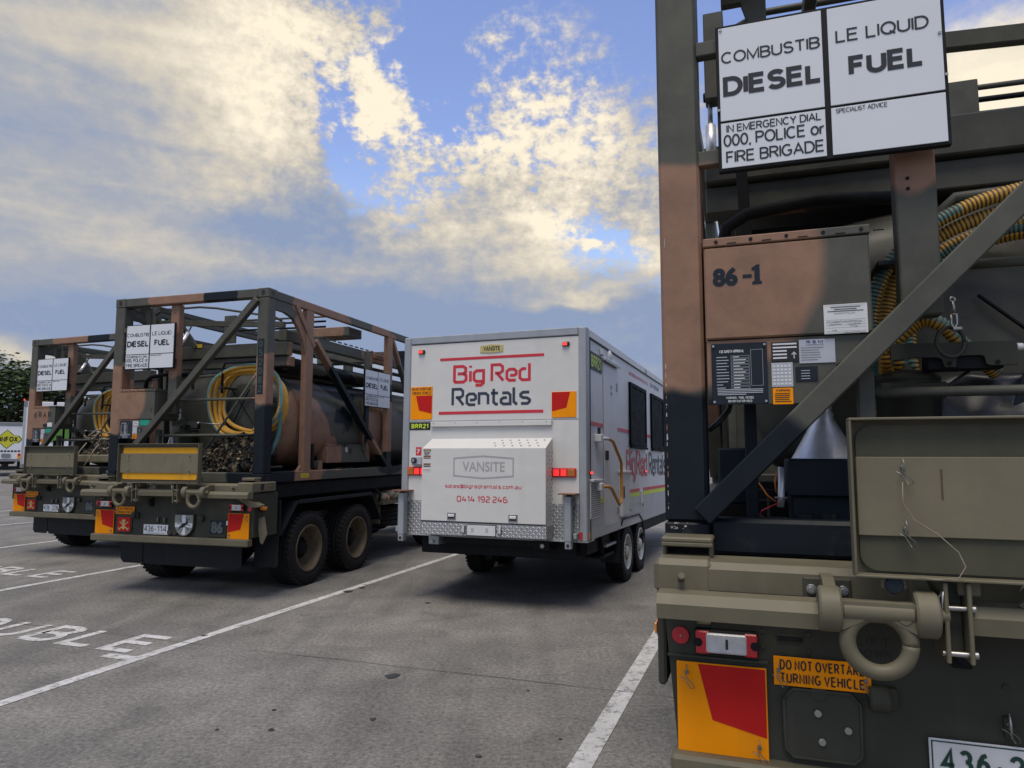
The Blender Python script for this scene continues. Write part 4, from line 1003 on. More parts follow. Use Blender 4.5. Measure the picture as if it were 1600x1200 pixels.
# ------------------------------------------------------------------ tank container
def tank_container(loc, yaw, v, label):
    R = thing('tank_container', label, 'fuel tank', loc, -yaw, 0, 'fuel tank containers on the army trucks')
    P = lambda n, fn, l=None: part(R, n, fn, l)
    C = M_CAMO; LEN = 6.06; Z0, Z1 = 1.392, 3.85
    def corner(b, x, y, z):
        sx = 1 if x > 0 else -1; sy = -1 if y < 1 else 1
        x0, x1 = sorted((x, x - sx * .165)); y0, y1 = sorted((y, y - sy * .178))
        b.box(x0 - .002, x1 + .002, y0 - .002, y1 + .002, z, z + .12, C, .008)
        cx = (x0 + x1) / 2; yy = y + sy * .0035
        b.M = Matrix.Identity(4)
        pl = [(cx + .027 * cos(t), z + .06 + .036 * sin(t)) for t in [2 * pi * i / 16 for i in range(16)]]
        (b.sheet(pl, yy, M_BLACK) if sy < 0 else None)
        if sx > 0: b.M = at_side(x + .0035); b.sheet([((y0 + y1) / 2 + .025 * cos(t), z + .06 + .036 * sin(t)) for t in [2 * pi * i / 16 for i in range(16)]], 0, M_BLACK); b.M = Matrix.Identity(4)
    def frame(b):
        for sx in (-1, 1):
            for y0, y1 in ((0, .16), (LEN - .16, LEN)):
                b.box(sx * 1.057, sx * 1.219, y0, y1, Z0 + .12, Z1 - .12, C, .012)
            for y in (0, LEN): corner(b, sx * 1.219, y, Z0); corner(b, sx * 1.219, y, Z1 - .12)
            b.box(sx * 1.13, sx * 1.217, .178, LEN - .178, Z0 + .01, 1.535, C, .008)
            b.box(sx * 1.14, sx * 1.217, .178, LEN - .178, 3.73, Z1 - .008, C, .008)
            for y in (.86, 3.26, 5.0):
                b.box(sx * 1.13, sx * 1.215, y, y + .17, 1.535, 3.73, C, .006)
            for (ya, yb) in ((.78, 1.1), (3.2, 3.55)): b.prismx([(ya, 1.535), (ya + .1, 1.62), (yb - .1, 1.62), (yb, 1.535)], sx * 1.14, sx * 1.19, C)
            b.bar((sx * 1.172, .62, 3.74), (sx * 1.172, 1.06, 3.24), .075, .10, C, (1, 0, 0))
            b.prismx([(.178, 3.73), (.178, 3.60), (.38, 3.60), (.56, 3.56), (.70, 3.44), (.80, 3.28), (.86, 3.1), (.90, 3.1), (.86, 3.42), (.62, 3.73)], sx * 1.15, sx * 1.2, C)
            b.bar((sx * 1.172, 1.1, 3.34), (sx * 1.172, 3.24, 1.60), .07, .11, C, (1, 0, 0))
            b.bar((sx * 1.172, 3.46, 3.72), (sx * 1.172, 5.0, 1.62), .06, .085, C, (1, 0, 0))
        b.box(-1.052, 1.052, .004, .13, 3.735, 3.848, C, .01)
        b.box(-1.052, 1.052, .004, .12, 1.395, 1.53, C, .014)
        b.box(-1.052, 1.052, LEN - .13, LEN - .004, 3.735, 3.848, C, .01); b.box(-1.052, 1.052, LEN - .12, LEN - .004, 1.395, 1.53, C, .014)
        b.bar((-1.078, -.008, 1.538), (1.064, -.008, 3.708), .083, .083, C, (0, -1, 0), .006)
        b.bar((-1.0, LEN - .05, 1.55), (1.05, LEN - .05, 3.72), .08, .08, C, (0, -1, 0))
        b.box(-.352, -.215, .07, .16, 2.28, 3.735, C, .006)
        b.box(-.512, -.455, .06, .13, 1.53, 2.08, C, .005)
        for x, z in ((-.29, 3.62), (-.31, 2.80), (-.31, 2.76)): b.bolt((x, .07, z), r=.007, h=.004, mat=M_DARK)
        b.cyl((-.275, .07, 2.335), (0, -1, 0), .012, .012, C, 12)
        b.prism([(-.66, 1.98), (-.60, 2.05), (-.58, 2.04), (-.62, 1.96)], -.002, .01, M_DARK)
        b.prism([(-.59, 2.10), (-.52, 2.14), (-.505, 2.12), (-.56, 2.07)], -.02, .01, M_DARK)
        for z in (2.46, 2.0): b.tube([(-.24 if z > 2.2 else -.46, .09, z), (1.06, .09, z - .005)], .0185, C, 10)
        b.prism([(-.96, 3.74), (-.78, 3.74), (-.78, 3.5), (-.84, 3.55), (-.88, 3.68), (-.96, 3.68)], .16, .2, C)
        for y in (1.6, 2.9, 4.4): b.box(-1.13, 1.13, y, y + .1, 1.40, 1.5, M_DARK)
        b.box(-1.13, 1.13, .13, .62, 1.405, 1.425, M_DARK)
        if v == 'C':
            rc = random.Random(4); z = 1.56
            while z < 2.12:
                h = rc.uniform(.006, .03); w = rc.uniform(.002, .006)
                b.sheet([(-1.2065, z), (-1.2065 + w, z + h * .2), (-1.2065 + w * .7, z + h), (-1.2068, z + h * .8)], -.0012, M_CHIP if rc.random() < .6 else M_RUST)
                z += h + rc.uniform(.002, .03)
            for i in range(16):
                x = -1.20 + rc.random() * .07; z = 1.495 + rc.uniform(-.012, .012); q = rc.uniform(.003, .009)
                b.sheet([(x, z), (x + q, z + q * .3), (x + q * .8, z + q), (x - q * .2, z + q * .7)], -.0036, M_CHIP if rc.random() < .7 else M_RUST)
            b.rect(-1.20, -1.198, 2.60, 2.635, -.0012, M_CHIP)
    FR = P('frame', frame)
    def strip(b):
        b.box(1.085, 1.175, -.003, .02, 2.50, 3.20, M_NAVYP, .001)
        for i, c in enumerate('052082'): b.sans(c, 1.103, 1.157, 3.19 - .113 * (i + 1) + .014, 3.19 - .113 * i - .014, -.0045, M_OLV2, .15)
    P('serial_strip', strip)
    def tank(b):
        n = 56; rings = []
        def ring(y, k):
            o = []
            for j in range(n):
                t = 2 * pi * j / n; c, s_ = cos(t), sin(t)
                o.append((.08 + 1.02 * k * math.copysign(abs(c) ** .72, c), y, 2.21 + .70 * k * math.copysign(abs(s_) ** .72, s_)))
            return o
        vs = []; ys = [(.50, 0.02), (.51, .3), (.53, .55), (.57, .75), (.63, .88), (.72, .96), (.84, 1.0)]
        ys = ys + [(y, 1.0) for y in (1.2, 2, 2.8, 3.6, 4.4, 5.0)] + [(LEN - y, k) for y, k in ys[::-1]]
        for y, k in ys: vs += ring(y, k)
        fs = []
        for i in range(len(ys) - 1):
            for j in range(n): fs.append((i * n + j, i * n + (j + 1) % n, (i + 1) * n + (j + 1) % n, (i + 1) * n + j))
        b.add(vs, fs, M_TANK, True)
        for y in (.86, 3.3): 
            r0 = [(x * 1.008 - .0006, yy, 2.21 + (z - 2.21) * 1.012) for x, yy, z in ring(y, 1.0)]; r1 = [(x, y + .06, z) for x, _, z in r0]
            b.add(r0 + r1, [(j, (j + 1) % n, n + (j + 1) % n, n + j) for j in range(n)], M_TANK, True)
        for p, q in (((.0, 2.42), (.34, 2.10)), ((.62, 2.62), (.34, 2.10)), ((.34, 2.62), (.72, 2.12))): b.bar((p[0], .47, p[1]), (q[0], .47, q[1]), .012, .018, M_DARK, (0, -1, 0))
    P('tank', tank)
    def walk(b):
        b.box(-1.07, 1.08, .62, .74, 3.08, 3.26, C, .008); b.box(-1.07, 1.08, .66, .80, 2.94, 3.07, C, .006)
        for x in (-.95, .90): b.box(x - .05, x + .07, .74, 5.4, 3.30, 3.45, C, .006); b.box(x - .1, x + .1, .76, 5.4, 3.18, 3.2, C)
        for i in range(22): b.box(1.0, 1.012, 1.5 + i * .17, 1.6 + i * .17, 3.45, 3.472, C, .002)
        b.box(-.95, .62, .8, 5.3, 3.09, 3.105, C, .003); b.box(-.9, .5, .8, 1.9, 2.86, 2.88, M_DARK, .003)  # added plates close off the sky below the beam, keeping the gap dark
        b.box(-.45, 1.0, 2.32, 2.74, 3.615, 3.76, C, .006); b.box(1.001, 1.003, 2.36, 2.70, 3.63, 3.745, M_BLACK, .0005)
        b.box(-.9, .95, 4.4, 4.75, 3.48, 3.66, C, .006)
        for y in (1.4, 3.0, 4.2): b.box(.94, 1.0, y, y + .12, 3.15, 3.46, C)
        b.box(1.0, 1.03, 3.12, 3.9, 3.36, 3.43, C); 
        b.M = at_side(1.031); b.text('MEGL', 3.3, 3.6, 3.375, 3.415, 0, M_STENC); b.M = Matrix.Identity(4)
        b.box(-.5, -.3, 1.28, 1.32, 3.4, 3.88 - .06, C); b.box(.1, .28, 1.28, 1.32, 3.3, 3.72, C)
    P('catwalk', walk)
    def rails(b):
        b.tube([(-.95, .42, 3.70), (-.80, .40, 3.76), (-.2, .42, 3.765), (.05, .44, 3.74), (.95, .5, 3.58), (1.05, .52, 3.52)], .016, C, 8)
        b.bar((-.6, .16, 3.70), (-.6, 2.6, 3.70), .05, .07, C)
        for z in (3.79, 3.72, 3.64): b.tube([(-.42, 1.5, z - .01), (1.1, 1.5, z - .03)], .016, M_DARK if z < 3.75 else C, 8)
        b.tube([(-.97, .48, 3.80), (.9, .48, 3.02 + .28)], .0, C, 4) if False else None
        b.bar((-.98, .52, 3.60), (1.1, .52, 3.47), .05, .075, C)
        b.bar((-.40, .62, 3.24), (-.72, .62, 3.62), .06, .05, C, (0, -1, 0))
        b.bar((-.9, .5, 3.08), (-.88, .5, 2.60), .05, .05, M_DARK)
        b.box(-1.05, -.96, .45, .55, 3.42, 3.84, C)
    P('guard_rail', rails)
    for p, q in ((((-.45, .60, 3.60), (-.46, .38, 3.235))), ((-1.03, .5, 3.45), (-1.03, .5, 3.14))):
        def gas(b, p=p, q=q):
            p = Vector(p); q = Vector(q); m = p.lerp(q, .45)
            b.tube([p, m], .011, M_STEEL, 10); b.tube([m, q], .024, M_GALV, 12)
            for e in (p, q): b.cyl(e + Vector((-.03, 0, 0)), (1, 0, 0), .022, .06, M_DARK, 10)
        P('gas_strut', gas)
    def pipes(b):
        b.tube([(.92, 1.1, 2.99), (.92, 5.2, 2.99)], .085, M_TANK, 16); b.tube([(.68, .95, 2.99), (.68, 5.2, 2.99)], .085, M_TANK, 16)
        for x in (.69, .93): b.cyl((x, .80, 2.99), (0, 1, 0), .095, .3, M_DARK, 18); b.lathe([(.07, -.003), (.093, -.003)], (x, .80, 2.99), (0, 1, 0), M_PANEL, 18); b.cyl((x, .794, 2.99), (0, -1, 0), .07, .004, M_BLACK, 18)
        b.tube([(-.99, .35, 2.66), (-.97, .34, 2.76), (-.88, .33, 2.81), (-.6, .35, 2.85), (-.3, .4, 2.84)], .028, M_DARK, 12)
        b.tube([(-1.06, .2, 1.87), (-1.02, .2, 1.90), (-.98, .22, 1.95), (-.96, .26, 2.02)], .012, M_HOSEB, 8)
        b.tube([(-.18, .33, 2.62), (-.17, .32, 2.72), (-.10, .31, 2.785), (.3, .31, 2.80), (.86, .31, 2.92), (1.0, .31, 2.9)], .02, C, 10)
    P('pipework', pipes)
    def cbox(b):
        b.box(-1.05, -.462, .012, .40, 2.205, 2.60, C, .006)
        b.box(-1.05, -.458, -.026, .41, 2.578, 2.612, C, .004)
        for i in range(5):
            x = -1.0 + i * .128; b.cyl((x, -.026, 2.595), (0, -1, 0), .007, .003, M_DARK, 10); b.box(x + .04, x + .075, -.028, -.02, 2.585, 2.588, M_DARK, .0005)
        b.prism([(-1.045, 1.962), (-.70, 1.962), (-.462, 2.19), (-.462, 2.208), (-1.045, 2.208)], -.012, .010, C)
    CB = P('control_box', cbox)
    def door(b):
        b.box(-1.047, -.463, -.024, .011, 2.213, 2.574, C, .006)
        if v == 'C': b.text('86', -1.016, -.923, 2.418, 2.492, -.0255, M_NAVYP, .05); b.rect(-.905, -.872, 2.445, 2.458, -.0255, M_NAVYP); b.sheet([(-.871, 2.418), (-.836, 2.418), (-.836, 2.428), (-.843, 2.431), (-.843, 2.494), (-.853, 2.494), (-.872, 2.482), (-.872, 2.472), (-.862, 2.473), (-.862, 2.431), (-.871, 2.428)], -.0255, M_NAVYP)
        if v == 'A':
            for i, c in enumerate('6RAR'): b.sans(c, -1.0 + i * .12, -.925 + i * .12, 2.40, 2.51, -.0255, M_NAVYP, .17)
            b.box(-.64, -.52, -.028, -.02, 2.235, 2.31, M_LABEL, .001); b.box(-.75, -.66, -.028, -.02, 2.235, 2.29, M_NAVYP, .001)
        if v == 'B': b.rect(-.52, -.50, 2.3, 2.36, -.0255, M_PANEL)
    part(CB, 'door', door)
    def csc(b):
        x0, x1, z0, z1 = -1.029, -.827, 1.961, 2.196; y = -.014
        b.box(x0, x1, y - .004, y, z0, z1, M_NAVYP, .001); y -= .0055
        for a, c in ((x0 + .008, z0 + .01), (x1 - .008, z0 + .01), (x0 + .008, z1 - .01), (x1 - .008, z1 - .01)): b.cyl((a, y, c), (0, -1, 0), .005, .004, M_STEEL, 10)
        b.sans('CSC SAFETY APPROVAL', x0 + .03, x1 - .082, z1 - .037, z1 - .026, y, M_LABEL, .16)
        for i in range(11):
            z = z1 - .055 - i * .0118
            b.rect(x0 + .018, x0 + .018 + random.uniform(.022, .05), z, z + .003, y, M_LGREY)
            b.ribbon([(x0 + .072, z - .002), (x1 - .064, z - .002), (x1 - .064, z + .006), (x0 + .072, z + .006), (x0 + .072, z - .002)], .0009, y, M_LGREY)
            b.rect(x0 + .08, x0 + .08 + random.uniform(.02, .05), z, z + .003, y - .0005, M_LABEL)
        b.ribbon([(x1 - .058, z0 + .07), (x1 - .016, z0 + .07), (x1 - .016, z1 - .028), (x1 - .058, z1 - .028), (x1 - .058, z0 + .07)], .001, y, M_LGREY)
        for i in range(4): b.rect(x0 + .02, x1 - .018 - (.06 if i == 3 else 0), z0 + .055 - i * .0062, z0 + .058 - i * .0062, y, M_LGREY)
        b.sans('WARNING - FUEL VESSEL', x0 + .05, x1 - .05, z0 + .021, z0 + .030, y, M_LABEL, .16); b.sans('DO NOT CUT OR WELD', x0 + .058, x1 - .058, z0 + .008, z0 + .017, y, M_LABEL, .16)
    part(CB, 'approval_plate', csc)
    def labs(b):
        y = -.013
        b.box(-.811, -.716, y - .003, y, 2.117, 2.192, M_BLACK if v == 'C' else M_LGREY, .001)
        yy = y - .0042
        if v == 'C':
            for i in range(5): b.rect(-.806, -.722 - (.0 if i < 2 else .035), 2.181 - i * .013, 2.187 - i * .013, yy, M_LABEL)
            b.ribbon([(-.732, 2.128), (-.732, 2.152)], .003, yy, M_LABEL); b.ribbon([(-.74, 2.143), (-.732, 2.152), (-.724, 2.143)], .003, yy, M_LABEL)
            b.box(-.714, -.591, y - .003, y, 2.108, 2.197, M_LGREY, .001)
            b.sans('RSM', -.688, -.632, 2.182, 2.193, yy, M_BLUE, .2, .3); b.sans('MAINTENANCE', -.690, -.630, 2.174, 2.179, yy, M_BLUE, .16)
            for i in range(6): b.rect(-.708, -.70 + random.uniform(.02, .08), 2.165 - i * .009, 2.1665 - i * .009, yy, M_CHAR)
        else:
            b.rect(-.80, -.73, 2.14, 2.18, yy, M_WHITE); b.ribbon([(-.79, 2.15), (-.765, 2.17), (-.74, 2.15)], .008, yy - .001, M_BLACK)
            b.box(-.70, -.54, y - .003, y, 2.13, 2.205, M_GREENL, .001)
        b.box(-.813, -.738, y - .003, y, 2.023, 2.114, M_LGREY, .001)
        for i in range(6):
            for j in range(5): b.rect(-.808 + j * .0135, -.799 + j * .0135, 2.031 + i * .0132, 2.039 + i * .0132, yy, M_LABEL)
        b.box(-.811, -.740, y - .003, y, 1.958, 2.019, M_ORANGE, .001)
        b.sans('WARNING', -.80, -.75, 2.006, 2.015, yy, M_BLACK, .2)
        for i in range(5): b.rect(-.804, -.747 - random.uniform(0, .008), 1.967 + i * .0075, 1.970 + i * .0075, yy, M_BLACK)
        b.box(-.729, -.653, y - .003, y, 2.042, 2.097, M_NAVYP, .001)
        for i in range(4): b.rect(-.71, -.68, 2.05 + i * .01, 2.0525 + i * .01, yy, M_LGREY)
    part(CB, 'label', labs)
    if v == 'C':
        def card(b):
            y = -.026
            b.box(-.626, -.480, y - .002, y, 2.211, 2.320, M_LABEL, .0008); y -= .0032
            for w_, z in ((.10, 2.308), (.075, 2.300), (.12, 2.293)): b.rect(-.553 - w_ / 2, -.553 + w_ / 2, z, z + .0026, y, M_CHAR)
            def scrib(x0, x1, z):
                pts = []; x = x0
                while x < x1: pts.append((x, z + random.uniform(-.0022, .0022))); x += .003
                b.ribbon(pts, .0011, y, M_CHAR)
            scrib(-.59, -.52, 2.286)
            for z in (2.262, 2.252, 2.243, 2.233, 2.220): b.rect(-.620, -.486, z, z + .0007, y, M_CHAR)
            scrib(-.618, -.50, 2.256); scrib(-.61, -.565, 2.246); scrib(-.545, -.50, 2.246); scrib(-.54, -.51, 2.237); scrib(-.60, -.58, 2.224); scrib(-.56, -.49, 2.214)
            for a in ((-.622, -.484, 2.2145, 2.2152), (-.622, -.484, 2.3155, 2.3162)): b.rect(*a, y, M_CHAR)
        part(CB, 'inspection_card', card)
    P('hazard_sign', lambda b: (placard(b, -.980, -.182, 2.872, 3.472, -.03), b.box(-1.06, -.95, .0, .05, 3.38, 3.44, C), b.box(-1.06, -.95, .0, .05, 2.92, 2.98, C), b.box(-.35, -.22, 0, .075, 3.0, 3.3, C)))
    def ssign(b):
        b.M = at_side(1.17); placard(b, 2.49, 3.35, 2.505, 3.10, -.045); b.M = Matrix.Identity(4)
        b.box(1.11, 1.17, 2.62, 2.72, 1.8, 3.4, C)
    P('hazard_sign', ssign)
    def pump(b):
        b.box(-.757, -.30, .24, .62, 1.605, 1.752, M_NAVYP, .006); b.box(-.745, -.31, .27, .6, 1.43, 1.604, M_NAVYP, .004)
        for x in (-.70, -.612): b.box(x - .03, x + .03, .255, .272, 1.50, 1.536, M_BLACK, .003); b.box(x + .012, x + .02, .25, .262, 1.505, 1.532, M_PANEL, .002)
        b.box(-.83, -.76, .26, .34, 1.50, 1.515, M_PANEL); b.box(-.84, -.83, .26, .3, 1.5, 1.6, M_PANEL)
        for x in (-.825, -.785): b.ribbon([(x - .016, 1.515), (x - .004, 1.515), (x - .004, 1.49), (x + .004, 1.49), (x + .004, 1.515), (x + .016, 1.515)], .003, .252, M_PANEL)
        b.tube([(-.78, .27, 1.72), (-.785, .26, 1.60), (-.79, .26, 1.56)], .014, M_GALV, 10); b.cyl((-.785, .26, 1.595), (0, 0, 1), .028, .006, M_STEEL, 16)
        b.tube([(-.80, .22, 1.70), (-.81, .2, 1.67), (-.806, .21, 1.62)], .003, M_AMBER, 6); b.tube([(-.87, .2, 1.66), (-.84, .2, 1.61), (-.81, .21, 1.585)], .003, M_AMBER, 6)
        b.tube([(-.87, .2, 1.53), (-.86, .19, 1.55), (-.80, .2, 1.58)], .003, M_REDLENS, 6); b.tube([(-.87, .2, 1.53), (-.85, .19, 1.515), (-.78, .2, 1.52)], .006, M_HOSEB, 6)
        b.box(-1.04, -.88, .5, .8, 1.55, 1.80, M_NAVYP, .01); b.box(-.92, -.87, .3, .34, 1.43, 2.0, M_NAVYP)
        b.box(-1.05, -.75, .22, .3, 1.425, 1.50, M_PANEL)
    P('pump_housing', pump)
    P('funnel', lambda b: (b.lathe([(.135, 0), (.13, .004), (.042, .165), (.04, .19), (.03, .2)], (-.60, .45, 1.754), (0, 0, 1), M_GALV, 32), b.cyl((-.60, .45, 1.945), (0, 0, 1), .035, .04, M_GALV, 16)))
    def canister(b):
        b.lathe([(0, 0), (.11, 0), (.115, .02), (.115, .52), (.125, .525), (.125, .545), (.115, .55), (.115, .565), (.12, .57), (.118, .59), (.08, .605), (.02, .615), (.012, .64), (0, .64)], (-.285, .40, 1.50), (0, 0, 1), M_PANEL, 32)
        b.box(-.40, -.17, .28, .31, 2.03, 2.052, M_PANEL)
        b.tube([(-.35, .3, 2.12), (-.352, .29, 2.17), (-.345, .29, 2.24)], .004, M_STEEL, 6)
    P('filter_canister', canister)
    def canister(b):
        b.cyl((.86, .50, 1.73), (0, 0, 1), .15, .7, M_PANEL, 24); b.cyl((.86, .5, 2.43), (0, 0, 1), .13, .08, M_PANEL, 24); b.lathe([(.155, 0), (.16, .01), (.155, .02)], (.86, .5, 2.36), (0, 0, 1), M_PANEL, 24)
    P('filter_canister', canister)
    def handle(b):
        pl = [(-.375, 2.195), (.038, 2.188), (.04, 2.10), (-.045, 2.10), (-.06, 2.106), (-.066, 2.135), (-.08, 2.14), (-.13, 2.14), (-.155, 2.138), (-.16, 2.098), (-.195, 2.098), (-.205, 2.13), (-.22, 2.136), (-.30, 2.14), (-.375, 2.13)]
        b.prism(pl, .19, .21, M_PANEL)
        for x in (-.18, -.025): b.bolt((x, .19, 2.112), r=.008, h=.006, mat=M_DARK)
        b.box(-.25, 0, .21, .3, 2.09, 2.15, M_DARK); b.cyl((.04, .2, 2.165), (1, 0, 0), .014, .02, M_LABEL, 12); b.tube([(.06, .2, 2.165), (.42, .22, 2.14)], .008, M_STEEL, 10); b.cyl((.40, .22, 2.142), (1, 0, 0), .016, .06, M_RUST, 10)
    P('brake_handle', handle)
    def ring(b):
        n = 28; b.tube([(-.185 + .05 * cos(t), .14 + .02 * cos(t), 2.185 + .055 * sin(t)) for t in [2 * pi * i / n for i in range(n + 1)]], .007, M_PANEL, 8)
        b.tube([(-.175, .12, 2.335), (-.172, .12, 2.29)], .006, M_STEEL, 8); b.lathe([(.006, -.005), (.012, -.005), (.012, .005), (.006, .005), (.006, -.005)], (-.176, .12, 2.34), (0, 1, 0), M_STEEL, 14)
        b.tube([(-.182, .12, 2.285), (-.184, .12, 2.25), (-.175, .12, 2.23), (-.165, .12, 2.25), (-.165, .12, 2.285), (-.182, .12, 2.285)], .005, M_STEEL, 8); b.cyl((-.18, .12, 2.23), (1, 0, 0), .009, .03, M_STEEL, 10)
    P('retaining_ring', ring)
    P('support_stay', lambda b: b.tube([(.10, .16, 1.66), (.96, .16, 2.79)], .016, C, 10))
    def tbox(b):
        b.box(.95, 1.12, 1.60, 2.86, 1.625, 1.895, C, .008); b.box(.93, 1.128, 1.59, 2.87, 1.885, 1.90, C, .003)
        b.M = at_side(1.1215); b.sheet([(2.13 + .035 * cos(t), 1.82 + .04 * sin(t)) for t in [2 * pi * i / 16 for i in range(16)]], 0, M_LABEL)
        b.ribbon([(2.11, 1.80), (2.15, 1.84)], .012, -.001, M_REDLENS)
        b.sheet([(2.20, 1.84), (2.30, 1.84), (2.29, 1.77), (2.25, 1.72), (2.21, 1.77)], 0, M_BLACK); b.M = Matrix.Identity(4)
        for y in (1.1, 1.32): b.cyl((1.08, y, 1.60), (1, 0, 0), .06, .05, M_PANEL, 16)
        b.box(1.05, 1.12, 1.2, 1.26, 1.54, 1.9, M_DARK); b.box(1.06, 1.14, 1.35, 1.45, 1.54, 1.66, C)
        b.box(1.1, 1.2, 1.85, 1.9, 1.535, 1.56, M_DARK); b.box(1.1, 1.2, 2.15, 2.2, 1.535, 1.56, M_DARK)
    P('tool_box', tbox)
    def decal(b):
        b.M = at_side(1.2185); b.rect(.80, .99, 1.44, 1.50, 0, M_TAPE2); text2(b, ['CAUTION', 'FL IBC'], .80, .99, 1.44, 1.50, -.001, M_BLACK) if False else [b.rect(.82 + i * .03, .84 + i * .03, 1.455 + .02 * (i % 2), 1.465 + .02 * (i % 2), -.001, M_BLACK) for i in range(5)]; b.M = Matrix.Identity(4)
        b.rect(-.395, -.30, 3.235, 3.285, .61, M_TAPE2)
    P('caution_decal', decal)
    def ladder(b):
        for x in (-.8, -.62): b.bar((x, .4, 1.45), (x, .42, 3.1), .03, .03, M_DARK)
        for i in range(5): b.tube([(-.8, .41, 1.75 + i * .27), (-.62, .41, 1.75 + i * .27)], .012, M_DARK, 8)
    if v == 'A': P('ladder', ladder)
    return R
M_OLV2 = flat('strip_green', (.05, .075, .06), .5)
M_TAPE2 = flat('caution_yellow', (.62, .45, .03), .45)

# ------------------------------------------------------------------ loose gear on the containers
def fuel_hose(loc, yaw, v, label):
    b = MB(); rnd = random.Random(5)
    r = .0285; fine = v == 'C'
    pitch = .0156 if fine else .03
    if v == 'C':
        loops = [(.22, 2.25, .655, .56), (.25, 2.25, .62, .535), (.27, 2.22, .58, .51), (.30, 2.20, .55, .46)]
        tail = [(-.38, .28, 2.18), (-.27, .24, 2.28), (-.20, .22, 2.27), (-.13, .24, 2.2), (.0, .3, 2.08)]
    else:
        loops = [(.66, 2.44, .54, .47), (.70, 2.45, .55, .45), (.69, 2.42, .50, .44), (.73, 2.45, .48, .40)]
        tail = []
    pts = []
    for i, (cx, cz, rx, rz) in enumerate(loops):
        nx = loops[min(i + 1, len(loops) - 1)]
        for k in range(60):
            t = k / 60; q = -pi / 2 - 2 * pi * t
            lx = [cx + (nx[0] - cx) * t, cz + (nx[1] - cz) * t, rx + (nx[2] - rx) * t, rz + (nx[3] - rz) * t]
            sag = .03 * sin(2 * q + i)
            pts.append(Vector((lx[0] + lx[2] * math.copysign(abs(cos(q)) ** .85, cos(q)), .29 + i * .05 + .03 * sin(q * 2 + i) - ((.06 * cos(q) - .30 * max(0, min(1, (-sin(q) - .1) * 1.6))) if v == 'C' else 0), lx[1] + (lx[3] + sag) * math.copysign(abs(sin(q)) ** .85, sin(q)))))
    if v != 'C':
        e = pts[-1]; pts += [Vector((1.10, .40, 1.98)), Vector((1.12, .36, 1.85)), Vector((1.06, .33, 1.70)), Vector((.98, .32, 1.62)), Vector((1.02, .34, 1.58)), Vector((1.12, .45, 1.59))] if False else []
    # resample with Catmull-Rom
    def cr(P, step):
        out = []
        for i in range(len(P) - 1):
            p0, p1, p2, p3 = P[max(i - 1, 0)], P[i], P[i + 1], P[min(i + 2, len(P) - 1)]
            n = max(1, int((p2 - p1).length / step + .5))
            for k in range(n):
                t = k / n
                out.append(.5 * ((2 * p1) + (p2 - p0) * t + (2 * p0 - 5 * p1 + 4 * p2 - p3) * t * t + (3 * p1 - p0 - 3 * p2 + p3) * t ** 3))
        out.append(P[-1]); return out
    st_ = 3 if fine else 2
    q = cr(pts, pitch / st_)
    n = 12
    tw = .0045 if fine else .012
    def sec(i, j):
        if fine and i % 3 == 2: return M_GROOVE_SHADE
        return M_HOSET if (j + (8 if fine and i > 330 else 5) + int(i * tw)) % n in (0, 1, 2) else None
    b.tube(q, r, M_HOSEY, n, True, (lambda i: r * (.84 if i % 3 == 2 else 1.0)) if fine else (lambda i: r * (1.0 if i % 2 else .93)), sec)
    if tail:
        q = cr([Vector(p) for p in tail], pitch / 3); b.tube(q, r, M_HOSEY, n, True, lambda i: r * (.84 if i % 3 == 2 else 1.0), lambda i, j: M_GROOVE_SHADE if i % 3 == 2 else (M_HOSET if j in (0, 1, 2, 11, 10) else None))
    else:
        q = cr([Vector(p) for p in ((1.14, .40, 2.1), (1.11, .38, 1.95), (1.07, .34, 1.80), (.98, .32, 1.66), (.97, .33, 1.60), (1.05, .36, 1.585), (1.13, .5, 1.59))], .02)
        b.tube(q, .022, M_HOSEB, 10); b.tube(cr([Vector(p) for p in ((1.2, .34, 2.3), (1.15, .38, 2.0), (1.08, .36, 1.82), (1.0, .34, 1.68))], .02), r, M_HOSET, 10)
        b.tube([(.36, .25, 2.55), (.36, .25, 2.88), (.40, .25, 2.95), (.9, .25, 2.95)], .016, M_DARK, 8)
    for t in ((.36, 2.62),) if v != 'C' else ((-.36, 2.52),):
        b.box(t[0] - .04, t[0] + .05, .22, .5, t[1] - .008, t[1] + .012, M_HOSEB, .003)
    o = b.build('fuel_hose'); o.location = loc; o.rotation_euler = (0, 0, -yaw)
    tag(o, label, 'hose', 'coiled fuel hoses on the tank containers')
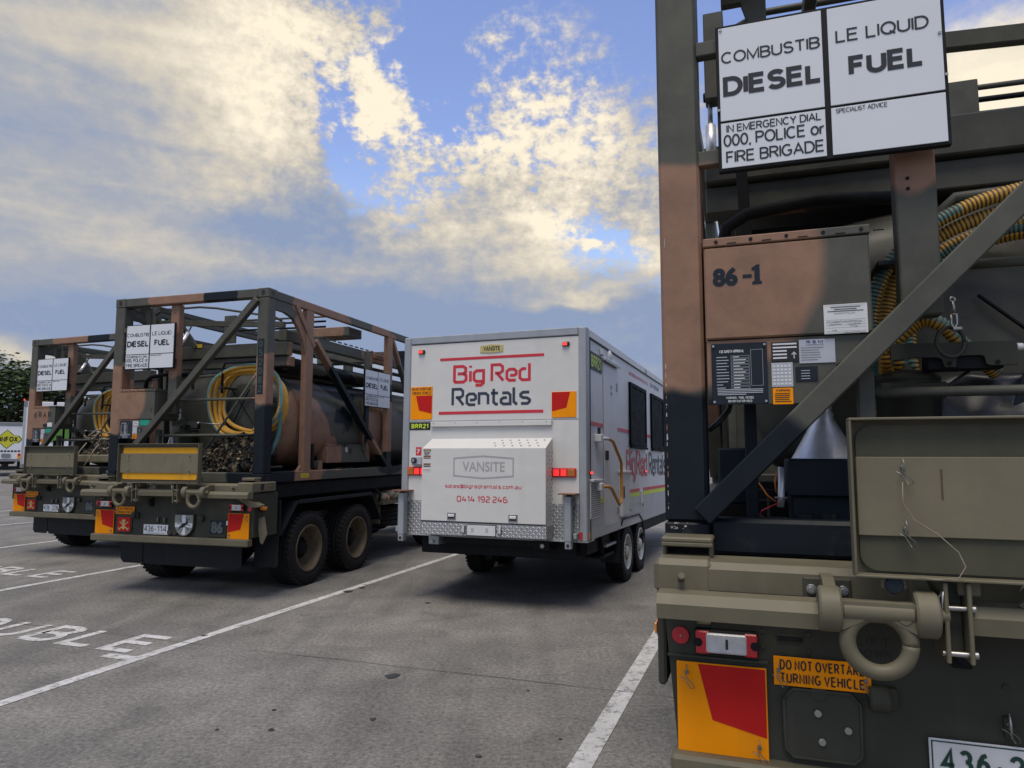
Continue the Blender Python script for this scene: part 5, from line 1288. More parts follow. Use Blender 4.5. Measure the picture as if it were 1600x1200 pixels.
def camo_net(loc, yaw, label, x0, x1, z0, z1, seed, n=2600, mats=None, rope=False):
    rnd = random.Random(seed); b = MB(); mats = mats or M_NETS
    cx = (x0 + x1) / 2; hw = (x1 - x0) / 2
    def top(x): u = (x - cx) / hw; return z0 + (z1 - z0) * (.62 + .38 * max(0, 1 - abs(u - .35) ** 2 * .9)) * (1 - .25 * max(0, -u) ** 2)
    b.box(x0 + .05, x1 - .04, .16, .45, z0, z0 + (z1 - z0) * .62, M_NETS[3], .06)
    for i in range(n):
        x = rnd.uniform(x0, x1); z = z0 + (top(x) - z0) * rnd.random() ** .7; y = .14 + .16 * ((z - z0) / (z1 - z0)) ** 2 + rnd.uniform(-.05, .05)
        if rnd.random() < .3: z = top(x) + rnd.uniform(-.03, .01); y = rnd.uniform(.2, .5)
        s = rnd.uniform(.012, .06); T = Matrix.Translation((x, y, z)) @ Matrix.Rotation(rnd.uniform(-1.1, 1.1), 4, 'X') @ Matrix.Rotation(rnd.uniform(0, 6.3), 4, 'Y') @ Matrix.Rotation(rnd.uniform(-.8, .8), 4, 'Z')
        k = rnd.uniform(.5, 1); pl = [(-s, 0, -s * .3 * k), (-s * .2, 0, -s * .5), (s * .9, 0, -s * .35 * k), (s * .5, 0, s * .1), (s * .8, s * .3, s * .6 * k), (-s * .1, 0, s * .25), (-s * .7, s * .2, s * .6)]
        b.add([T @ Vector(p) for p in pl], [tuple(range(7))], rnd.choice(mats + mats[1:4] + mats[3:4] * 2))
    if rope:
        for k in range(9):
            c = Vector((rnd.uniform(x0 + .1, x1 - .2), rnd.uniform(.05, .2), rnd.uniform(z0 + .25, z1 + .05)))
            pts = [c + Vector((rnd.uniform(.08, .2) * cos(t + k), .04 * sin(t * 2 + k), rnd.uniform(.06, .12) * sin(t))) for t in [i * .5 for i in range(14)]]
            b.tube(pts, .014, M_ROPE, 6)
        for xx in (x0 + .12, x0 + .45): b.tube([(xx, .1, z1 - .1), (xx + .05, -.05, z0 + .2), (xx - .04, -.1, z0), (xx - .12, -.12, z0 - .1)], .012, M_ROPE, 6)
        b.box(x0 - .05, x1, .05, .45, z0 - .02, z0 + .12, M_KHAKI2, .02)
    o = b.build('camouflage_net'); o.location = loc; o.rotation_euler = (0, 0, -yaw)
    tag(o, label, 'camouflage net')
def tarp(loc, yaw):
    b = MB(); nx, nz_ = 60, 26; vs = []; rnd = random.Random(2)
    from mathutils import noise
    for j in range(nz_ + 1):
        for i in range(nx + 1):
            u = i / nx; w = j / nz_; a = w * pi * .9
            x = -.19 + 1.15 * u; z = 1.56 + .27 * (1 - cos(a)) * 1.04; y = .56 - .20 * sin(a) ** .6 + (.25 if j == nz_ else 0)
            n = noise.fractal(Vector((x * 5, w * 5, 1.3)), 1, 2.2, 5); k = abs(noise.noise(Vector((x * 4 + w * 3, w * 6 - x * 2, 4))))
            vs.append((x, y + .05 * n - .05 * k, z + .02 * n))
    fs = [(j * (nx + 1) + i, j * (nx + 1) + i + 1, (j + 1) * (nx + 1) + i + 1, (j + 1) * (nx + 1) + i) for j in range(nz_) for i in range(nx)]
    b.add(vs, fs, M_TARP, True)
    back = len(vs)
    b.box(-.17, .94, .62, .72, 1.5, 2.05, M_TARP, .03)
    for x in (.12, .5): b.bar((x - .15, .36, 1.6), (x, .36, 2.08), .035, .008, M_NAVYP, (0, -1, 0))
    b.tube([(-.20, .3, 1.88), (-.19, .3, 1.98), (-.15, .28, 2.05), (-.08, .3, 2.1)], .006, M_HOSEB, 8)
    o = b.build('tarpaulin'); o.location = loc; o.rotation_euler = (0, 0, -yaw)
    tag(o, 'black crumpled vinyl tarpaulin stowed behind the lower rail of the nearest container', 'tarpaulin')
def place(px, py, a): return (px - 1.219 * cos(a), py + 1.219 * sin(a), 0)
TR = dict(A=((-6.61, 12.081), .372), B=((-3.058, 8.757), .301), C=((2.904, 2.004), .327))
TL = dict(A='army truck with number plate 436 228 behind its neighbour, beside the white distant trailer', B='middle army truck with yellow-banded sign case and number plate 436-114', C='nearest army truck, its orange turning vehicle plate and towing eyes filling the lower right')
CL = dict(A='camouflage tank container with 6RAR stencilled on its brown box, farthest of the three', B='camouflage tank container with 052082 on its post, above plate 436-114', C='nearest camouflage tank container with 86-1 stencilled on its brown box')
HL = dict(A='coiled yellow hose half hidden behind the middle truck, on the 6RAR container', B='yellow and turquoise hose coil above the heap of camouflage net', C='ribbed yellow and turquoise hose draped round the post beside the 86-1 box')
for k in 'ABC':
    (px, py), a = TR[k]; L_ = place(px, py, a)
    army_truck(L_, a, k, TL[k]); tank_container(L_, a, k, CL[k]); fuel_hose(L_, a, k, HL[k])
(px, py), a = TR['B']
camo_net(place(px, py, a), a, 'leafy brown and tan camouflage net heaped under the coiled hose of the middle truck', .05, 1.02, 1.54, 1.99, 3)
b = MB()
for i in range(5): 
    y = 3.35 + i * .2
    b.lathe([(0, -.3), (.06, -.29), (.085, -.2), (.09, 0), (.085, .2), (.06, .29), (0, .3)], (.92, y, 1.01 + .03 * (i % 2)), (1, .15 * (i % 3 - 1), .1), M_ROPE, 12)
for i in range(3): b.tube([(1.15, 3.3 + .3 * i, .95), (1.2, 3.4 + .3 * i, 1.05), (1.0, 3.45 + .3 * i, 1.1), (.7, 3.4 + .3 * i, 1.08)], .018, M_ROPE, 8)
o = b.build('canvas_bundle'); o.location = place(px, py, a); o.rotation_euler = (0, 0, -a)
tag(o, 'tan canvas bundle tied on the tray behind the rear wheels of the middle truck', 'bundle')
(px, py), a = TR['A']
camo_net(place(px, py, a), a, 'tan rope and netting bundle lashed on the 6RAR truck, next to the sign case', .1, .98, 1.62, 2.05, 9, 1200, M_NETS[:2] + M_NETS[4:], True)
(px, py), a = TR['C']
tarp(place(px, py, a), a)

# ------------------------------------------------------------------ white site-office trailer
def office_trailer():
    a = .368; x_, y_ = .84, 7.99; W = 2.379; H = W / 2
    R = thing('office_trailer', 'white site office trailer lettered Big Red Rentals, between two army trucks', 'trailer', (x_ - H * cos(a), y_ + H * sin(a), 0), -a, -.0195)
    P = lambda n, fn, l=None: part(R, n, fn, l)
    LEN = 7.4; I = Matrix.Identity(4); G = M_VGREY
    def body(b):
        b.box(-H + .012, H - .012, .01, LEN, .79, 3.19, M_VSIDE, .004)
        b.box(-H + .09, H - .09, -.004, .02, 1.19, 3.14, M_VWHITE, .002)
        b.box(-H + .1, H - .1, -.007, .0, 2.157, 2.168, M_VGREY, .001)
        b.box(-1.0, 1.0, .2, LEN, .55, .79, M_DARK, .01)
        for x in (-.96, 1.04):
            pass
    B = P('body', body)
    def trim(b):
        for sx in (-1, 1): 
            b.box(sx * (H - .1), sx * H, -.018, .12, .785, 3.222, G, .012); b.box(sx * (H - .006), sx * (H + .004), .12, .135, .79, 3.12, M_DARK, .001)
            b.box(sx * (H - .09), sx * (H + .003), .12, LEN, 3.115, 3.218, M_VSIDE, .01); b.box(sx * (H - .01), sx * (H + .006), .12, LEN, 3.108, 3.116, M_CHAR, .001)
        b.box(-H + .1, H - .1, -.017, .12, 3.13, 3.224, G, .01)
        b.box(-H + .1, H - .1, -.008, .0, 3.122, 3.13, M_CHAR, .001)
        for i in range(24): b.cyl((H - .095, -.006, .9 + i * .095), (0, -1, 0), .004, .003, M_STEEL, 8)
        b.box(-H, H, -.015, .3, .775, .79, G, .004)
    P('corner_trim', trim)
    def treads(b):
        b.box(-1.10, 1.085, -.009, .0, .785, 1.197, M_TREAD, .001)
        b.box(-.775, .785, -.253, -.01, .815, .968, M_TREAD, .006)
    P('tread_plate', treads)
    def rbox(b):
        b.prismx([(-.005, .97), (-.25, .972), (-.25, 1.822), (-.005, 1.945)], -.775, .775, M_VWHITE)
        b.box(-.778, .778, -.256, -.24, .968, .98, M_CHAR, .001)
        # vent holes on the sloping top and on the right-hand side
        sl = Vector((0, -.245, -.123)).normalized(); nrm = Vector((0, -.123, .245)).normalized()
        for r_ in range(3):
            for c in range(6):
                px = .70 - c * .105 - (.03 + .0) * (r_ == 2) - (.068) * (r_ == 1); d = .06 + r_ * .075
                ctr = Vector((px, -.005, 1.945)) + sl * d + nrm * .0015
                b.add([ctr + Vector((.011 * cos(t), 0, 0)) + sl * (.011 * sin(t)) for t in [2 * pi * i / 12 for i in range(12)]], [tuple(reversed(range(12)))], M_BLACK)
        b.M = at_side(.7765)
        for r_ in range(18):
            for c in range(2): 
                cy = -.06 - c * .11 + (.05 if r_ % 2 else 0); cz = 1.03 + r_ * .044
                if cz < 1.80: b.sheet([(cy + .01 * cos(t), cz + .011 * sin(t)) for t in [2 * pi * i / 10 for i in range(10)]], 0, M_BLACK)
        b.M = I; y = -.2515
        for k, w_ in ((1, .012),):
            o = [(-.355, 1.505), (.015, 1.478), (.388, 1.505), (.388, 1.706), (.015, 1.732), (-.355, 1.706), (-.355, 1.505)]
            b.ribbon(o, .017, y, M_VLOGO)
        b.text('VANSITE', -.245, .285, 1.553, 1.668, y, M_VLOGO, .015)
        b.stroke('sales@bigredrentals.com.au', -.465, .49, 1.362, 1.408, y, M_VRED, .13, .26)
        b.stroke('0414 192 246', -.312, .322, 1.203, 1.274, y, M_VRED, .13, .26)
        for x0, x1, z0, z1, m_ in ((-.757, -.662, 1.787, 1.81, M_BLACK), (-.75, -.67, 1.77, 1.776, M_CHAR), (-.75, -.67, 1.758, 1.764, M_CHAR), (-.745, -.69, 1.745, 1.751, M_CHAR), (-.757, -.662, 1.715, 1.738, M_RUST), (-.757, -.662, 1.70, 1.707, M_CHAR),
                                (-.757, -.662, 1.625, 1.645, M_RUST), (-.757, -.662, 1.605, 1.617, M_CHAR), (-.757, -.662, 1.545, 1.56, M_LABEL), (-.757, -.662, 1.565, 1.57, M_VRED)): b.rect(x0, x1, z0, z1, y, m_)
        for x in (-.757, ): b.rect(-.748, -.672, 1.793, 1.803, y - .001, M_BADGE)
    BX = P('rear_locker', rbox)
    for x in (-.376, .39):
        part(BX, 'latch', lambda b: (b.box(x - .055, x + .055, -.258, -.25, .997, 1.08, M_STEEL, .004), b.box(x - .045, x + .045, -.2605, -.256, 1.007, 1.07, M_CHAR, .002), b.box(x - .04, x + .04, -.267, -.258, 1.03, 1.062, M_GALV, .004)))
    P('number_plate', lambda b: (b.box(-.178, .19, -.262, -.253, .822, .952, M_BLACK, .004), b.box(-.17, .182, -.265, -.26, .83, .944, M_LABEL, .003), [b.rect(-.12 + i * .06, -.085 + i * .06, .865, .915, -.266, M_LGREY) for i in (0, 3)]))
    for x in (-.215, .237): P('plate_lamp', lambda b: (b.box(x - .02, x + .02, -.275, -.253, .845, .94, M_STEEL, .008), b.box(x - .014, x + .014, -.28, -.27, .86, .925, M_LENS, .004)))
    def letters(b):
        y = -.0055
        b.box(-.685, .672, -.007, -.003, 2.905, 2.938, M_VRED, .0005); b.box(-.692, .663, -.007, -.003, 2.240, 2.276, M_VRED, .0005)
        b.stroke('Big', -.505, -.078, 2.615, 2.845, y, M_VRED, .15, .19); b.stroke('Red', -.007, .508, 2.615, 2.845, y, M_VRED, .15, .19)
        b.stroke('Rentals', -.522, .512, 2.335, 2.565, y, M_VNAVY, .15, .19)
    P('lettering', letters)
    P('maker_badge', lambda b: (b.prism([(-.142, 2.985), (.006, 2.975), (.155, 2.985), (.155, 3.065), (.006, 3.078), (-.142, 3.065)], -.012, -.003, M_BADGE), b.text('VANSITE', -.1, .115, 3.0, 3.055, -.0135, M_BLACK, .02)))
    for x in (-.94, .94): P('marker_lamp', lambda b: (b.box(x - .045, x + .045, -.03, -.003, 2.985 + .02, 3.045 + .01, M_CHAR, .008), b.box(x - .038, x + .02, -.036, -.028, 3.012, 3.048, M_MKLED, .006)))
    P('marker_plate', lambda b: (marker(b, -1.083, -.782, 2.185, 2.484, -.005), b.box(-1.083, -.782, -.011, -.005, 2.486, 2.592, M_ORANGE, .001), text2(b, ['DO NOT OVERTAKE', 'TURNING VEHICLE'], -1.083, -.782, 2.49, 2.588, -.0125, M_BLACK, 0, .05)))
    P('marker_plate', lambda b: marker(b, .767, 1.062, 2.18, 2.477, -.005, True))
    P('fleet_number', lambda b: (b.box(-1.10, -.803, -.009, -.003, 2.056, 2.15, M_BLACK, .001), b.sans('BRR21', -1.065, -.83, 2.075, 2.132, -.0105, M_LIME, .2, .16)))
    P('drip_rail', lambda b: (b.box(-.785, .775, -.03, -.003, 2.135, 2.15, M_VWHITE, .002), b.box(-.785, .775, -.04, -.028, 2.092, 2.15, M_VWHITE, .003), [b.cyl((-.74 + i * .29, -.04, 2.135), (0, -1, 0), .005, .003, M_CHAR, 8) for i in range(6)]))
    P('extinguisher_sticker', lambda b: (b.box(-.998, -.92, -.007, -.003, 1.742, 1.844, M_VRED, .0005), b.text('7', -.985, -.935, 1.765, 1.82, -.0085, M_LABEL, .03)))
    P('power_inlet', lambda b: (b.box(-1.03, -.89, -.06, -.003, 1.625, 1.73, M_LGREY, .01), b.cyl((-.985, -.06, 1.68), (0, -1, 0), .035, .03, M_CHAR, 18), b.cyl((-.985, -.09, 1.68), (0, -1, 0), .018, .006, M_STEEL, 12)))
    for sx in (-1, 1):
        x0, x1 = (-1.104, -.82) if sx < 0 else (.778, 1.062)
        def lamp(b):
            b.box(x0, x1, -.028, -.003, 1.497, 1.602, M_RUST if False else M_REDLENS, .012)
            w = (x1 - x0); ord_ = (0, 1, 2) if sx > 0 else (2, 1, 0)
            for i in range(3):
                a = x0 + .012 + ord_[i] * (w - .024) / 3; c = a + (w - .024) / 3 - .006
                amber = i == 2
                b.box(a, c, -.034, -.027, 1.508, 1.59, M_LEDA if amber else M_REDLENS, .004)
                for r_ in range(4):
                    for k in range(4): b.box(a + .008 + k * (c - a - .016) / 4, a + .008 + (k + .8) * (c - a - .016) / 4, -.0365, -.033, 1.515 + r_ * .018, 1.529 + r_ * .018, M_LEDA if amber else M_LEDR, .001)
        P('tail_lamp', lamp)
    for sx in (-1, 1):
        cx = -1.115 if sx < 0 else .995
        def jack(b):
            b.box(cx - .042, cx + .042, -.14, -.05, .79, 1.29, G, .008); b.box(cx - .036, cx + .036, -.135, -.055, .71, .80, M_VGREY, .006)
            b.box(cx - .1, cx + .1, -.2, 0, 1.308, 1.322, M_RUST, .004); b.cyl((cx, -.1, 1.28), (0, 0, 1), .03, .03, M_CHAR, 12)
            b.cyl((cx, -.136, .75), (0, -1, 0), .018, .01, M_CHAR, 12); b.box(cx + sx * .05, cx + sx * .09, -.1, 0, .82, .88, G); b.box(cx - .06, cx + .06, -.06, -.01, 1.18, 1.24, G)
        P('corner_jack', jack)
        P('red_reflector', lambda b: b.box(sx * (H - .075) - .018, sx * (H - .075) + .018, -.026, -.017, .805, .893, M_REDLENS, .003))
    P('drawbar_fitting', lambda b: (b.box(-.78, -.64, -.04, .2, .68, .785, G, .008), b.cyl((-.72, -.04, .715), (0, -1, 0), .02, .03, M_STEEL, 12), b.box(.55, .75, -.02, .2, .67, .785, M_DARK, .01), b.cyl((.66, -.02, .72), (0, -1, 0), .025, .01, M_STEEL, 12), b.box(-.6, .55, .0, .5, .70, .785, M_DARK)))
    # ---- right-hand side
    X = H - .012
    def skirt(b):
        b.M = at_side(X)
        for i, (z0, z1) in enumerate(((.80, .93), (.934, 1.06), (1.064, 1.19))):
            if i == 0:
                for y0, y1 in ((.13, 1.72), (3.1, 5.9)): b.box(y0, y1, -.004 - i * .0003, .002, z0, z1, M_SILV, .001)
            else: b.box(.13, 5.9, -.004, .002, z0, z1, M_SILV, .001)
        b.M = I
        b.box(X, X + .004, 5.9, LEN, .8, 1.19, M_VSIDE, .001)
    P('skirt', skirt)
    for y0, y1, z0, z1, mm in [(p, q, 2.10, 2.145, M_VRED) for p, q in ((.14, .795), (1.56, 2.3), (3.65, 4.05), (5.3, LEN))] + [(p, q, c, d, mm) for p, q in ((2.13, 3.05), (3.36, LEN)) for c, d, mm in ((1.252, 1.298, M_VRED), (1.185, 1.245, M_TAPE))] + [(.56, .79, 1.185, 1.245, M_TAPE)]:
        P('side_stripe', lambda b: (setattr(b, 'M', at_side(X)), b.box(y0, y1, -.0062, -.0005, z0, z1, mm, .0004)))
    for t, y0, y1, z0, z1, mm, w_, g_ in (('Big', 2.12, 2.78, 1.475, 1.865, M_VRED, .15, .19), ('Red', 2.85, 3.72, 1.475, 1.865, M_VRED, .15, .19), ('Rentals', 3.86, 5.6, 1.475, 1.865, M_VNAVY, .15, .19),
                                          ('sales@bigredrentals.com.au', 2.37, 3.9, 2.96, 3.02, M_VRED, .12, .26), ('0414 192 246', 4.1, 4.95, 2.96, 3.03, M_VNAVY, .12, .26)):
        P('lettering', lambda b: (setattr(b, 'M', at_side(X)), b.stroke(t, y0, y1, z0, z1, -.005, mm, w_, g_)))
    P('fleet_number', lambda b: (setattr(b, 'M', at_side(X)), b.box(.145, .72, -.008, 0, 2.76, 2.97, M_BLACK, .001), b.sans('BRR21', .20, .665, 2.79, 2.935, -.0095, M_LIME, .17, .2)))
    def door(b):
        b.M = at_side(X)
        b.box(.80, 1.555, -.008, .0, .90, 2.93, M_VSIDE, .002)
        for a in ((.79, .797, .89, 2.94), (1.558, 1.565, .89, 2.94)): b.box(*a[:2], -.003, 0, *a[2:], M_CHAR, .0005)
        b.box(.78, 1.58, -.05, .0, 2.945, 2.975, M_VSIDE, .004); b.box(.78, 1.58, -.052, -.045, 2.925, 2.96, M_VGREY, .002)
        for y0, z in ((1.18, 2.62), (1.18, 2.54)): b.box(y0, y0 + .05, -.02, 0, z, z + .05, M_VGREY, .006)
        b.box(1.5, 1.56, -.02, 0, 2.62, 2.73, M_VGREY, .004); b.box(1.5, 1.56, -.02, 0, 1.0, 1.1, M_VGREY, .004)
    D = P('door', door)
    part(D, 'handle', lambda b: (setattr(b, 'M', at_side(X)), b.box(.86, .91, -.045, -.008, 1.70, 1.82, M_CHAR, .008)))
    def grab(b):
        b.tube([(X + .06, .50, 1.955), (X + .1, .68, 1.955), (X + .12, .80, 1.93), (X + .12, 1.22, 1.70), (X + .12, 1.26, 1.66), (X + .12, 1.26, 1.24), (X + .12, 1.22, 1.17), (X + .12, 1.12, 1.15), (X + .12, .70, 1.36), (X + .1, .62, 1.385), (X + .06, .46, 1.385)], .02, M_GRABO, 12)
        for z in (1.955, 1.385): b.box(X, X + .08, .36, .50, z - .045, z + .045, M_VSIDE, .008); b.tube([(X + .05, .42, z), (X + .1, .64, z)], .021, M_VSIDE, 10)
        b.cyl((X + .04, .42, 2.0), (0, 0, 1), .02, .08, M_CHAR, 10)
    P('grab_rail', grab)
    P('dome_lamp', lambda b: b.lathe([(.085, 0), (.085, .01), (.07, .03), (.04, .042), (0, .045)], (X, 1.10, 3.035), (1, 0, 0), M_LABEL, 24))
    P('vent_fitting', lambda b: (b.box(X, X + .03, .64, .76, 2.99, 3.06, M_VSIDE, .006), b.box(X, X + .02, 3.55, 3.75, 3.13, 3.2, M_VGREY, .01)))
    for y0, y1 in ((2.33, 3.58), (4.07, 5.29)):
        def win(b):
            b.M = at_side(X); z0, z1 = 1.93, 2.845
            b.box(y0, y1, -.02, .0, z0, z1, M_SHUT, .003)
            for a in ((y0, y0 + .06, z0, z1), (y1 - .06, y1, z0, z1), (y0 + .06, y1 - .06, z1 - .06, z1), (y0 + .06, y1 - .06, z0, z0 + .06)): b.box(a[0], a[1], -.035, -.018, a[2], a[3], M_SHUT, .004)
            b.box(y0 - .01, y1 + .01, -.05, -.01, z0 - .04, z0 - .005, M_SHUT, .004)
            for i in range(15): b.box(y0 + .065, y1 - .065, -.024, -.019, z0 + .068 + i * .051, z0 + .113 + i * .051, M_SHUT, .003)
        P('window', win)
    def vent(b):
        b.M = at_side(X)
        b.box(.10, .545, -.02, 0, 1.03, 1.45, M_VSIDE, .004); b.box(.09, .56, -.06, 0, 1.45, 1.475, M_VSIDE, .004)
        for r_ in range(16):
            for c in range(9):
                a = .125 + c * .045 + (.02 if r_ % 2 else 0); z = 1.05 + r_ * .0245
                b.rect(a, a + .028, z, z + .012, -.021, M_BLACK)
    P('vent_grille', vent)
    P('side_locker', lambda b: (b.box(X, X + .05, 1.66, 2.11, .97, 1.54, M_VSIDE, .004), b.box(X, X + .075, 1.64, 2.13, 1.54, 1.565, M_VSIDE, .004), b.box(X + .05, X + .06, 1.70, 1.74, 1.2, 1.36, M_CHAR, .004)))
    for y in (.125, 3.48): P('side_lamp', lambda b: (b.box(X, X + .02, y - .06, y + .06, 1.53, 1.57, M_CHAR, .006), b.box(X + .018, X + .035, y - .05, y + .05, 1.535, 1.565, M_MKLED, .006)))
    P('hatch_latch', lambda b: (b.box(X, X + .02, 3.14, 3.24, 1.0, 1.26, M_VSIDE, .004), b.box(X + .02, X + .04, 3.15, 3.21, 1.02, 1.08, M_STEEL, .006), b.box(X, X + .012, 1.7, 2.05, .93, .935, M_CHAR, .001), b.box(X, X + .012, 2.35, 2.5, 1.0, 1.03, M_STEEL, .004), b.box(X, X + .008, .85, 1.5, .93, .935, M_CHAR, .001)))
    P('amber_reflector', lambda b: b.box(H, H + .006, .03, .075, .81, .88, M_AMBER, .002))
    for sx in (-1, 1):
        P('mudguard', lambda b: (b.prismx([(1.74, .84), (1.82, .92), (3.0, .92), (3.3, .80), (3.36, .60), (3.34, .60), (3.28, .78), (2.98, .90), (1.84, .90), (1.76, .83)], sx * .78, sx * (H + .0), M_CHAR), b.box(sx * .82, sx * 1.18, 3.33, 3.345, .45, .7, M_FLAP)))
        P('mudflap', lambda b: b.box(sx * .93, sx * 1.19, 1.6, 1.615, .36, .80, M_FLAP, .01))
        for y in (2.23, 3.17): wheel(R, sx * 1.165, y, .395, .235, .235, sx, M_RUBBER, M_VWHEEL, .05, .395 + .0195 * y)
    P('axle', lambda b: [b.box(-1.0, 1.0, y - .05, y + .05, .38, .5, M_DARK, .01) for y in (2.23, 3.17)] + [b.box(sx * .72, sx * .8, 1.5, 3.9, .5, .66, M_DARK) for sx in (-1, 1)])
    P('folding_step', lambda b: (b.box(.78, 1.14, .85, 1.5, .50, .53, M_DARK, .005), b.box(.9, 1.16, 1.0, 1.55, .62, .65, M_VGREY, .006), [b.bar((1.12, y, .8), (1.12, y + .12, .5), .02, .05, M_DARK, (1, 0, 0)) for y in (.82, 1.45, 1.65)], b.box(.75, 1.1, .3, 1.7, .6, .78, M_DARK)))
    P('roof', lambda b: b.box(-H + .09, H - .09, .12, LEN, 3.17, 3.205, M_VSIDE, .01))
office_trailer()

# ------------------------------------------------------------------ distant trucks
def box_trailer(name, label, loc, rz, W, LEN, z1, fn, body=M_TWHITE, part_name='lettering'):
    R = thing(name, label, 'truck trailer', loc, rz)
    part(R, 'body', lambda b: (b.box(-W / 2, W / 2, 0, LEN, 1.25, z1, body, .02), b.box(-W / 2 - .02, W / 2 + .02, -.03, .1, z1 - .25, z1 + .02, M_TGREY, .02), [b.box(s * (W / 2 - .08), s * (W / 2 + .01), -.03, .06, 1.25, z1, M_LGREY, .01) for s in (-1, 1)], b.box(-W / 2, W / 2, -.04, .1, 1.1, 1.3, M_TGREY, .02)))
    part(R, 'chassis', lambda b: (b.box(-.5, .5, .2, LEN, .9, 1.2, M_DARK), b.box(-1.1, 1.1, .1, .2, .55, .75, M_DARK), [b.box(x - .1, x + .1, .12, .25, .6, 1.15, M_DARK) for x in (-.8, 0, .8)]))
    part(R, part_name, fn)
    for sx in (-1, 1):
        for y in (1.2, 2.5): wheel(R, sx * 1.2, y, .5, .5, .3, sx, M_RUBBER, M_TGREY, .1)
        part(R, 'marker_plate', lambda b: (b.box(sx * .95 - .25, sx * .95 + .25, -.05, -.035, 1.35, 1.7, M_ORANGE, .002), b.rect(sx * .95 - .22, sx * .95 + .05, 1.5, 1.68, -.052, M_RED)))
        part(R, 'roof_lamp', lambda b: b.box(sx * 1.15 - .06, sx * 1.15 + .06, -.06, 0, z1 + .02, z1 + .1, M_MKLED, .02))
    return R
def linf(b):
    y = -.005; cz = 2.75; 
    def dia(k, yy, m_): b.sheet([(-.95 * k, cz), (-.72 * k, cz + .28 * k), (-.45 * k, cz + .28 * k), (0, cz + .72 * k), (.45 * k, cz + .28 * k), (.72 * k, cz + .28 * k), (.95 * k, cz), (.72 * k, cz - .28 * k), (.45 * k, cz - .28 * k), (0, cz - .72 * k), (-.45 * k, cz - .28 * k), (-.72 * k, cz - .28 * k)], yy, m_)
    dia(1, y, M_BLACK); dia(.92, y - .006, M_LINY)
    b.sans('LINFOX', -.66, .66, cz - .19, cz + .2, y - .012, M_BLACK, .2, .14)
bt = box_trailer('box_trailer', 'white box trailer with yellow diamond LINFOX logo, parked at the far left edge', (-37.7, 53.0, 0), .60, 2.5, 11, 4.0, linf)
part(bt, 'lettering', lambda b: [b.rect(-1.2 + i * .21, -1.04 + i * .21, 1.80, 1.93, -.005, M_CHAR) for i in range(12)])
part(bt, 'number_plate', lambda b: b.box(-.28, .28, -.07, -.045, 1.4, 1.68, M_TGREY))
def leafy(b, cx=1.2, cz=2.9, k=.7):
    b.M = at_side(1.27)
    b.sheet([(cx + k * cos(t) * (1 + .15 * cos(2 * t)), cz + k * sin(t)) for t in [2 * pi * i / 24 for i in range(24)]], 0, M_LEAFG)
    b.sheet([(cx + .3 + .3 * cos(t), cz + .2 + .3 * sin(t)) for t in [2 * pi * i / 18 for i in range(18)]], -.006, M_TWHITE)
bt = box_trailer('box_trailer', 'white box trailer with round green emblem seen through the frame of the 6RAR truck', (-21.9, 31.8, 0), -.98, 2.5, 9, 4.0, leafy, part_name='emblem')
part(bt, 'emblem', lambda b: leafy(b, 3.2))

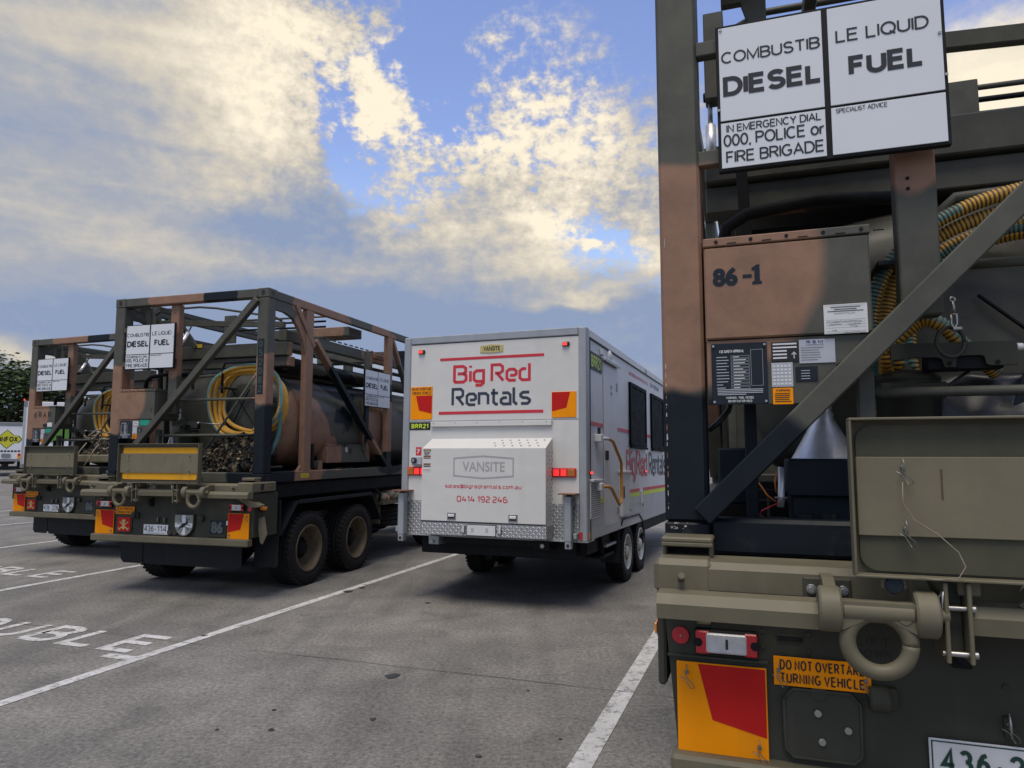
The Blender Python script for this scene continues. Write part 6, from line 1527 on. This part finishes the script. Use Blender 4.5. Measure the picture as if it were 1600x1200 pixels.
# ------------------------------------------------------------------ trees
def tree(loc, h, r, seed, label, n=13000, wide=1.0):
    rnd = random.Random(seed)
    R = thing('tree', label, 'tree', loc, 0, 0, 'trees behind the parked trucks')
    b = MB(); tips = []
    tr = [(0, 0, 0), (.1, .05, h * .2), (.0, .1, h * .42), (.1, 0, h * .6)]
    b.tube(tr, .3, M_BARK, 10, True, lambda i: .34 - .07 * i)
    for k in range(11):
        a = k * 2.4 + rnd.random(); z0 = h * rnd.uniform(.22, .58); rr = r * rnd.uniform(.45, .85); z1 = z0 + h * rnd.uniform(.08, .3)
        p = Vector((rr * cos(a), rr * sin(a), z1)); m = Vector((rr * .45 * cos(a), rr * .45 * sin(a), z0 + (z1 - z0) * .65))
        b.tube([(0, 0, z0), m, p], .1, M_BARK, 6, True, lambda i: .13 - .045 * i)
    b.build('trunk', R)
    b = MB(); clumps = []
    for k in range(46):
        a = rnd.uniform(0, 2 * pi); w = rnd.random(); z = h * (.22 + .74 * w)
        env = r * (sin(pi * min(1, (.12 + .88 * w) ** .8)) ** .55 + .1)
        d = env * sqrt(rnd.uniform(.12, 1)) * .9
        clumps.append((Vector((d * cos(a) * wide, d * sin(a), z)), r * rnd.uniform(.2, .36)))
    for i in range(n):
        c, s = rnd.choice(clumps)
        v = Vector((rnd.gauss(0, 1), rnd.gauss(0, 1), rnd.gauss(0, .8))).normalized() * s * rnd.uniform(.55, 1.12)
        p = c + v
        if p.z < h * .08: continue
        sz = rnd.uniform(.16, .36); T = Matrix.Translation(p) @ Matrix.Rotation(rnd.uniform(0, 6.3), 4, 'Z') @ Matrix.Rotation(rnd.uniform(-1.0, 1.0), 4, 'X')
        k = rnd.random(); mt = M_LEAVES[0 if k < .42 else (1 if k < .8 else 2)]
        b.add([T @ Vector(q) for q in ((-sz, 0, 0), (0, -sz * .45, .03), (sz, 0, 0), (0, sz * .45, -.02))], [(0, 1, 2, 3)], mt)
    b.build('crown', R)
for (u, dist, h, r, sd_, lb) in ((12, 75, 11.2, 6.2, 1, 'dense green tree with a rounded crown behind the LINFOX trailer'), (78, 80, 9.4, 5.0, 2, 'lower dark green tree behind the hazard sign of the 6RAR truck'),
                                  (-90, 78, 10.8, 6.5, 3, 'dark green tree at the left edge, left of the LINFOX trailer'), (-230, 80, 10.0, 6.0, 4, 'broad green tree beyond the left edge'), (125, 92, 8.2, 4.6, 5, 'small dark tree behind the green emblem trailer')):
    tree(((u - 800) / F * dist, dist, 0), h, r, sd_, lb)
def treeline():
    rnd = random.Random(11); b = MB()
    for i in range(9000):
        x = rnd.uniform(-75, 110); y = 118 + rnd.uniform(-3, 3)
        h = 4.2 + .9 * sin(x * .21) + .7 * sin(x * .53 + 1) + .5 * sin(x * 1.3)
        z = h * rnd.random() ** .6; s = rnd.uniform(.25, .6)
        T = Matrix.Translation((x, y - z * .15, z)) @ Matrix.Rotation(rnd.uniform(0, 6.3), 4, 'Z') @ Matrix.Rotation(rnd.uniform(-1, 1), 4, 'X')
        b.add([T @ Vector(q) for q in ((-s, 0, 0), (0, -s * .5, .05), (s, 0, 0), (0, s * .5, -.04))], [(0, 1, 2, 3)], rnd.choice(M_LEAVES[:2]))
    o = b.build('treeline'); o['kind'] = 'stuff'
    o['label'] = 'low dark belt of trees along the far edge of the car park'
treeline()
